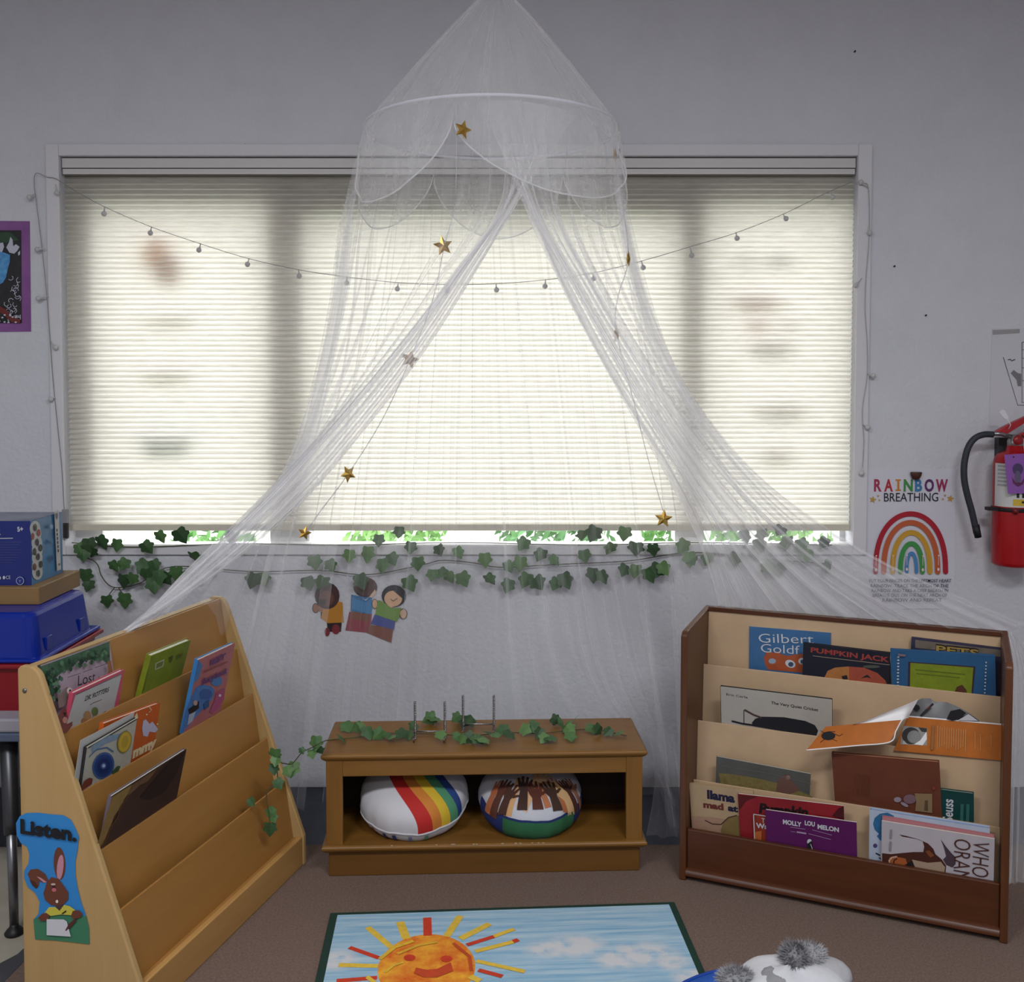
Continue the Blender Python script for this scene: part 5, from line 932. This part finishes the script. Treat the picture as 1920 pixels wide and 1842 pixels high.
# ================================================================ canopy of netting
CX, CY, CR, CH = -.064, 3.2, .39, 2.298
can = thing('bed_canopy', 'sheer white net canopy hung from the ceiling, parted over the bench', 'canopy', (CX, CY, 0))
def net(name, a0, a1, fu, fv, col=(.93, .93, .955), pw=1.0, dens=None):
    """sheer netting: coverage varies over the cloth where it is gathered"""
    m = bpy.data.materials.new(name); m.use_nodes = True; nt = m.node_tree; nt.nodes.remove(nt.nodes['Principled BSDF']); L = nt.links.new
    tr = nt.nodes.new('ShaderNodeBsdfTransparent'); d = nt.nodes.new('ShaderNodeBsdfDiffuse'); t = nt.nodes.new('ShaderNodeBsdfTranslucent')
    d.inputs[0].default_value = (*col, 1); t.inputs[0].default_value = (*col, 1)
    m1 = nt.nodes.new('ShaderNodeMixShader'); m1.inputs[0].default_value = .42; L(d.outputs[0], m1.inputs[1]); L(t.outputs[0], m1.inputs[2])
    uv = nt.nodes.new('ShaderNodeUVMap'); mp = nt.nodes.new('ShaderNodeMapping'); mp.inputs['Scale'].default_value = (fu, fv, 1); L(uv.outputs[0], mp.inputs[0])
    n = nt.nodes.new('ShaderNodeTexNoise'); n.noise_dimensions = '2D'; n.inputs['Scale'].default_value = 1; n.inputs['Detail'].default_value = 4; n.inputs['Roughness'].default_value = .7; L(mp.outputs[0], n.inputs['Vector'])
    r = nt.nodes.new('ShaderNodeMapRange'); r.inputs[1].default_value = .3; r.inputs[2].default_value = .78; r.inputs[3].default_value = 0; r.inputs[4].default_value = 1; L(n.outputs['Fac'], r.inputs[0])
    p = nt.nodes.new('ShaderNodeMath'); p.operation = 'POWER'; p.inputs[1].default_value = pw; L(r.outputs[0], p.inputs[0])
    q = nt.nodes.new('ShaderNodeMapRange'); q.inputs[3].default_value = a0; q.inputs[4].default_value = a1; L(p.outputs[0], q.inputs[0])
    if dens:
        sx = nt.nodes.new('ShaderNodeSeparateXYZ'); L(uv.outputs[0], sx.inputs[0]); dr = nt.nodes.new('ShaderNodeValToRGB'); el = dr.color_ramp.elements
        el[0].position = dens[0][0]; el[0].color = (dens[0][1],)*3+(1,); el[1].position = dens[-1][0]; el[1].color = (dens[-1][1],)*3+(1,)
        for a, c in dens[1:-1]: e = el.new(a); e.color = (c, c, c, 1)
        vr = nt.nodes.new('ShaderNodeMapRange'); vr.inputs[1].default_value = .03; vr.inputs[2].default_value = .24; vr.inputs[3].default_value = .38; L(sx.outputs[1], vr.inputs[0]); q3 = nt.nodes.new('ShaderNodeMath'); q3.operation = 'MULTIPLY'; L(vr.outputs[0], q3.inputs[0]); L(q.outputs[0], q3.inputs[1]); q = q3
        L(sx.outputs[0], dr.inputs[0]); qq = nt.nodes.new('ShaderNodeMath'); qq.operation = 'MULTIPLY'; L(q.outputs[0], qq.inputs[0]); L(dr.outputs[0], qq.inputs[1]); q = qq
    m2 = nt.nodes.new('ShaderNodeMixShader'); L(q.outputs[0], m2.inputs[0]); L(tr.outputs[0], m2.inputs[1]); L(m1.outputs[0], m2.inputs[2]); L(m2.outputs[0], nt.nodes['Material Output'].inputs[0])
    return m
hem_m = M('dadae2', .8)
hp = lambda ph, r=CR, z=CH: Vector((CX+r*sin(ph), CY-r*cos(ph), z))
MB().tube([hp(2*pi*k/72) for k in range(72)], .0055, hem_m, 8, closed=True).build('hoop', can, True)
MB().tube([(CX-.005, CY, CEIL), (CX-.005, CY, 2.70)], .004, hem_m, 8).build('hanging_cord', can, True)
# crown
rows = []; R = random.Random(1); APX = at(932, -22, CY); NU = 420
for i in range(40):
    t = i/39; row = []
    for j in range(NU+1):
        ph = 2*pi*j/NU; r = .018+(CR-.018)*t**.93; pl_ = (.006*t*(1-t)*4+.003)*(noise.noise(Vector((cos(ph)*9, sin(ph)*9, .3*t)))+.6*noise.noise(Vector((cos(ph)*22, sin(ph)*22, 5+.3*t)))); r += pl_*(1 if t < .97 else .2)
        c = APX.lerp(Vector((CX, CY, CH)), t); row.append(Vector((c.x+r*sin(ph), c.y-r*cos(ph), c.z)))
    rows.append(row)
MB().grid(rows, net('crown net', .19, .34, 24, .5, pw=1.6)).build('crown', can, True, fix=False)
# scalloped valance
PK = [radians(a) for a in (-14, 84, 144, 211, 276, 346)]
def vlen(ph):
    ph = (ph-PK[0]) % (2*pi)+PK[0]
    for a, e in zip(PK[:-1], PK[1:]):
        if a <= ph <= e: s = sin(pi*(ph-a)/(e-a)); return .065+.205*s**.62
    return .07
rows = []; hem = []
for i in range(22):
    v = i/21; row = []
    for j in range(361):
        ph = 2*pi*j/360; L = vlen(ph); r = CR+.002+.045*sin(v*pi*.5)*(L/.27)+.012*v*noise.noise(Vector((cos(ph)*6, sin(ph)*6, v)))
        row.append(hp(ph, r, CH-L*v))
    rows.append(row)
MB().grid(rows, net('valance net', .18, .36, 20, .6, pw=1.5)).build('valance', can, True, fix=False)
MB().tube(rows[-1][:-1], .0026, net('hem tape', .4, .6, 10, 10), 5, closed=True).build('valance_hem', can, True)
# hanging sheets, each laid through a few guide folds
def sheet(name, guides, mat, npl, amp, NV=90, NU=420, seed=0, flare=None, edge=True):
    us = [g[0] for g in guides]; cs = []
    for u, pts in guides: cs.append(smooth_curve([at(*p) for p in pts], NV))
    R = random.Random(seed); ofs = [R.uniform(0, 50) for _ in range(3)]; rows = []
    for i in range(NV):
        v = i/(NV-1); g = [c[i] for c in cs]; row = []
        fine = smooth_curve(g, 4*(len(g)-1)+1)
        for j in range(NU+1):
            u = j/NU; k = 0
            while k < len(us)-2 and u > us[k+1]: k += 1
            f = (u-us[k])/(us[k+1]-us[k]); p0, p1, p2, p3 = g[max(k-1, 0)], g[k], g[k+1], g[min(k+2, len(g)-1)]
            m1 = (p2-p0)*.5; m2 = (p3-p1)*.5; f2 = f*f; f3 = f2*f; p = p1*(2*f3-3*f2+1)+m1*(f3-2*f2+f)+p2*(-2*f3+3*f2)+m2*(f3-f2)
            T_ = (p2-p1); T_.z *= .3; w = T_.length; T_ = T_.normalized() if w > 1e-6 else Vector((1, 0, 0)); N_ = T_.cross(Vector((0, 0, 1))); N_ = N_.normalized() if N_.length > 1e-5 else Vector((0, 1, 0))
            uu = u+.012*noise.noise(Vector((u*14, v*.6, ofs[0]))); A_ = amp*min(1, v*5+.08)*(.55+.9*abs(noise.noise(Vector((u*9, v*.5, ofs[1])))))
            a = 2*pi*npl*uu; p = p+N_*(A_*(sin(a)+.35*sin(2.7*a+ofs[2])))+T_*(A_*.45*sin(2*a+1))
            row.append(p)
        rows.append(row)
    o = MB().grid(rows, mat).build(name, can, True, fix=False); return rows
n_front = net('front net', .24, .72, 36, .3, pw=2.0, dens=[(0, 1), (.3, 1), (.42, .40), (1, .45)]); n_back = net('back net', .07, .5, 50, .35, pw=3.6); n_tail = net('tail net', .2, .4, 5, .6)
left = [(0, [(1081,212,2.90),(980,365,2.86),(890,515,2.83),(800,655,2.81),(690,800,2.80),(560,950,2.79),(400,1082,2.78),(228,1190,2.77)]),
 (.15, [(1010,195,2.83),(960,365,2.83),(862,515,2.82),(765,655,2.80),(650,800,2.79),(520,945,2.78),(370,1080,2.77),(238,1184,2.78)]),
 (.32, [(922,187,2.81),(930,375,2.83),(835,525,2.83),(730,665,2.83),(615,805,2.83),(490,940,2.82),(352,1075,2.80),(262,1174,2.80)]),
 (.5, [(800,202,2.86),(765,390,2.9),(712,560,2.95),(645,720,2.95),(565,865,2.95),(475,975,2.92),(385,1068,2.9),(310,1152,2.86)]),
 (.68, [(695,232,3.1),(662,400,3.12),(638,560,3.13),(600,720,3.14),(553,855,3.14),(488,975,3.13),(425,1065,3.12),(380,1126,3.10)]),
 (.85, [(690,252,3.3),(655,410,3.3),(638,570,3.32),(605,740,3.35),(562,920,3.38),(520,1090,3.4),(490,1280,3.42),(480,1478,3.42)]),
 (1, [(740,285,3.5),(708,430,3.5),(692,600,3.5),(664,780,3.52),(632,980,3.54),(606,1180,3.55),(582,1370,3.55),(566,1520,3.5)])]
sheet('left_drape', left, n_front, 17, .016, seed=1)
right = [(0, [(899,197,2.82),(985,378,2.84),(1065,560,2.87),(1160,735,2.92),(1255,895,3.0),(1310,1010,3.1),(1335,1090,3.22),(1345,1148,3.32)]),
 (.17, [(960,188,2.81),(1000,378,2.83),(1088,545,2.87),(1185,715,2.92),(1285,870,2.98),(1370,990,3.05),(1440,1080,3.12),(1500,1152,3.22)]),
 (.34, [(1040,200,2.84),(1050,392,2.86),(1122,545,2.88),(1218,702,2.92),(1322,850,2.97),(1435,975,3.0),(1560,1080,3.05),(1700,1168,3.05)]),
 (.52, [(1110,218,2.95),(1125,392,2.96),(1180,560,2.96),(1265,715,2.96),(1370,858,2.97),(1490,978,2.97),(1640,1080,2.97),(1855,1183,2.97)]),
 (.68, [(1150,242,3.1),(1163,392,3.1),(1208,560,3.1),(1278,718,3.08),(1378,858,3.06),(1505,968,3.03),(1655,1068,3.0),(1888,1182,2.99)]),
 (.82, [(1153,258,3.22),(1170,400,3.22),(1205,560,3.24),(1255,720,3.27),(1318,870,3.32),(1380,1010,3.36),(1430,1170,3.38),(1450,1330,3.4)]),
 (1, [(1140,275,3.38),(1165,400,3.4),(1188,540,3.42),(1215,720,3.45),(1240,920,3.48),(1258,1120,3.5),(1270,1330,3.5),(1280,1530,3.42)])]
sheet('right_drape', right, n_front, 17, .016, seed=2)
back = [(0, [(745,290,3.52),(715,550,3.55),(680,800,3.58),(650,1050,3.6),(625,1280,3.6),(600,1500,3.56)]),
 (.2, [(800,298,3.56),(785,550,3.58),(762,800,3.6),(742,1050,3.62),(720,1280,3.62),(705,1500,3.6)]),
 (.45, [(895,303,3.59),(898,550,3.6),(900,800,3.62),(905,1050,3.63),(905,1280,3.63),(905,1500,3.62)]),
 (.6, [(960,303,3.59),(985,550,3.6),(1010,800,3.62),(1035,1050,3.63),(1062,1230,3.58),(1125,1345,3.47),(1235,1490,3.42)]),
 (.8, [(1045,298,3.56),(1075,550,3.58),(1102,800,3.6),(1128,1050,3.62),(1165,1260,3.53),(1225,1400,3.45),(1255,1535,3.39)]),
 (1, [(1110,285,3.5),(1142,550,3.52),(1175,800,3.55),(1205,1050,3.57),(1235,1300,3.5),(1262,1555,3.36)])]
sheet('back_drape', back, n_back, 11, .02, seed=3)
tail = [(0, [(1884,1186,2.99),(1893,1240,3.0),(1893,1340,3.02),(1890,1480,3.02),(1886,1600,3.02),(1884,1668,3.02)]), (.4, [(1893,1184,3.0),(1908,1240,3.02),(1915,1340,3.05),(1915,1480,3.06),(1912,1600,3.05),(1908,1690,2.99)]), (1, [(1900,1186,3.02),(1935,1250,3.1),(1962,1350,3.15),(1975,1480,3.18),(1975,1600,3.15),(1970,1700,2.99)])]
sheet('tail', tail, n_tail, 7, .012, 60, 120, seed=4)
pud = [(0, [(1215,1375,3.42),(1225,1440,3.42),(1222,1500,3.42),(1212,1560,3.36),(1214,1584,3.34)]), (.5, [(1240,1375,3.44),(1250,1440,3.44),(1250,1500,3.42),(1248,1570,3.33),(1246,1600,3.22)]), (1, [(1262,1375,3.46),(1275,1440,3.46),(1280,1500,3.42),(1285,1560,3.36),(1290,1580,3.33)])]
sheet('hem_pool', pud, net('pool net', .12, .3, 4, 1), 3, .012, 40, 90, seed=5)
# ================================================================ garlands of gold stars
gold_m = M('b28a3c', .3, metal=.85, c2='d0aa58', scale=60)
def star(px, py, d, r, rot, yaw, o):
    c = at(px, py, d); b = MB(); R3 = Matrix.Rotation(yaw, 3, 'Z') @ Matrix.Rotation(rot, 3, 'Y'); pts = [c+R3 @ Vector((x, 0, -y)) for x, y in star_pts((0, 0), r, 0, .46)]
    h = R3 @ Vector((0, r*.24, 0)); n = len(pts); b.add(pts+[c-h, c+h], [(i, (i+1) % n, n) for i in range(n)]+[((i+1) % n, i, n+1) for i in range(n)], gold_m); b.build('star', o, True)
thr = M('c2c2ca', .6)
g1 = thing('star_garland', 'thread of gold stars hanging inside the canopy down the left drape', 'star garland', at(868, 243, 2.84), group='star garlands')
MB().tube(smooth_curve([at(*p) for p in [(855, 195, 2.80), (856, 240, 2.778), (855, 340, 2.79), (850, 400, 2.87), (833, 462, 2.88), (812, 560, 2.88), (768, 676, 2.86), (715, 790, 2.88), (652, 890, 2.9), (600, 960, 2.92), (572, 1000, 2.94)]], 60), .0011, thr, 5).build('thread', g1, True)
for a in [(868, 243, 2.775, .027, .25, .5), (831, 461, 2.88, .030, -.2, .35), (768, 674, 2.87, .028, .3, .2), (653, 889, 2.9, .027, -.5, .7), (571, 1000, 2.94, .022, .3, .5)]: star(*a, g1)
g2 = thing('star_garland', 'thread of gold stars hanging inside the canopy down the right drape', 'star garland', at(1153, 290, 3.16), group='star garlands')
MB().tube(smooth_curve([at(*p) for p in [(1150, 245, 3.12), (1153, 290, 3.12), (1168, 390, 3.0), (1178, 486, 2.95), (1158, 560, 2.94), (1156, 625, 2.93), (1190, 760, 2.93), (1215, 860, 2.93), (1244, 960, 2.93)]], 60), .0011, thr, 5).build('thread', g2, True)
for a in [(1153, 291, 3.12, .024, .3, 1.25), (1178, 486, 2.95, .026, .2, 1.3), (1156, 625, 2.93, .028, -.2, 1.15), (1244, 973, 2.93, .028, .1, .05)]: star(*a, g2)
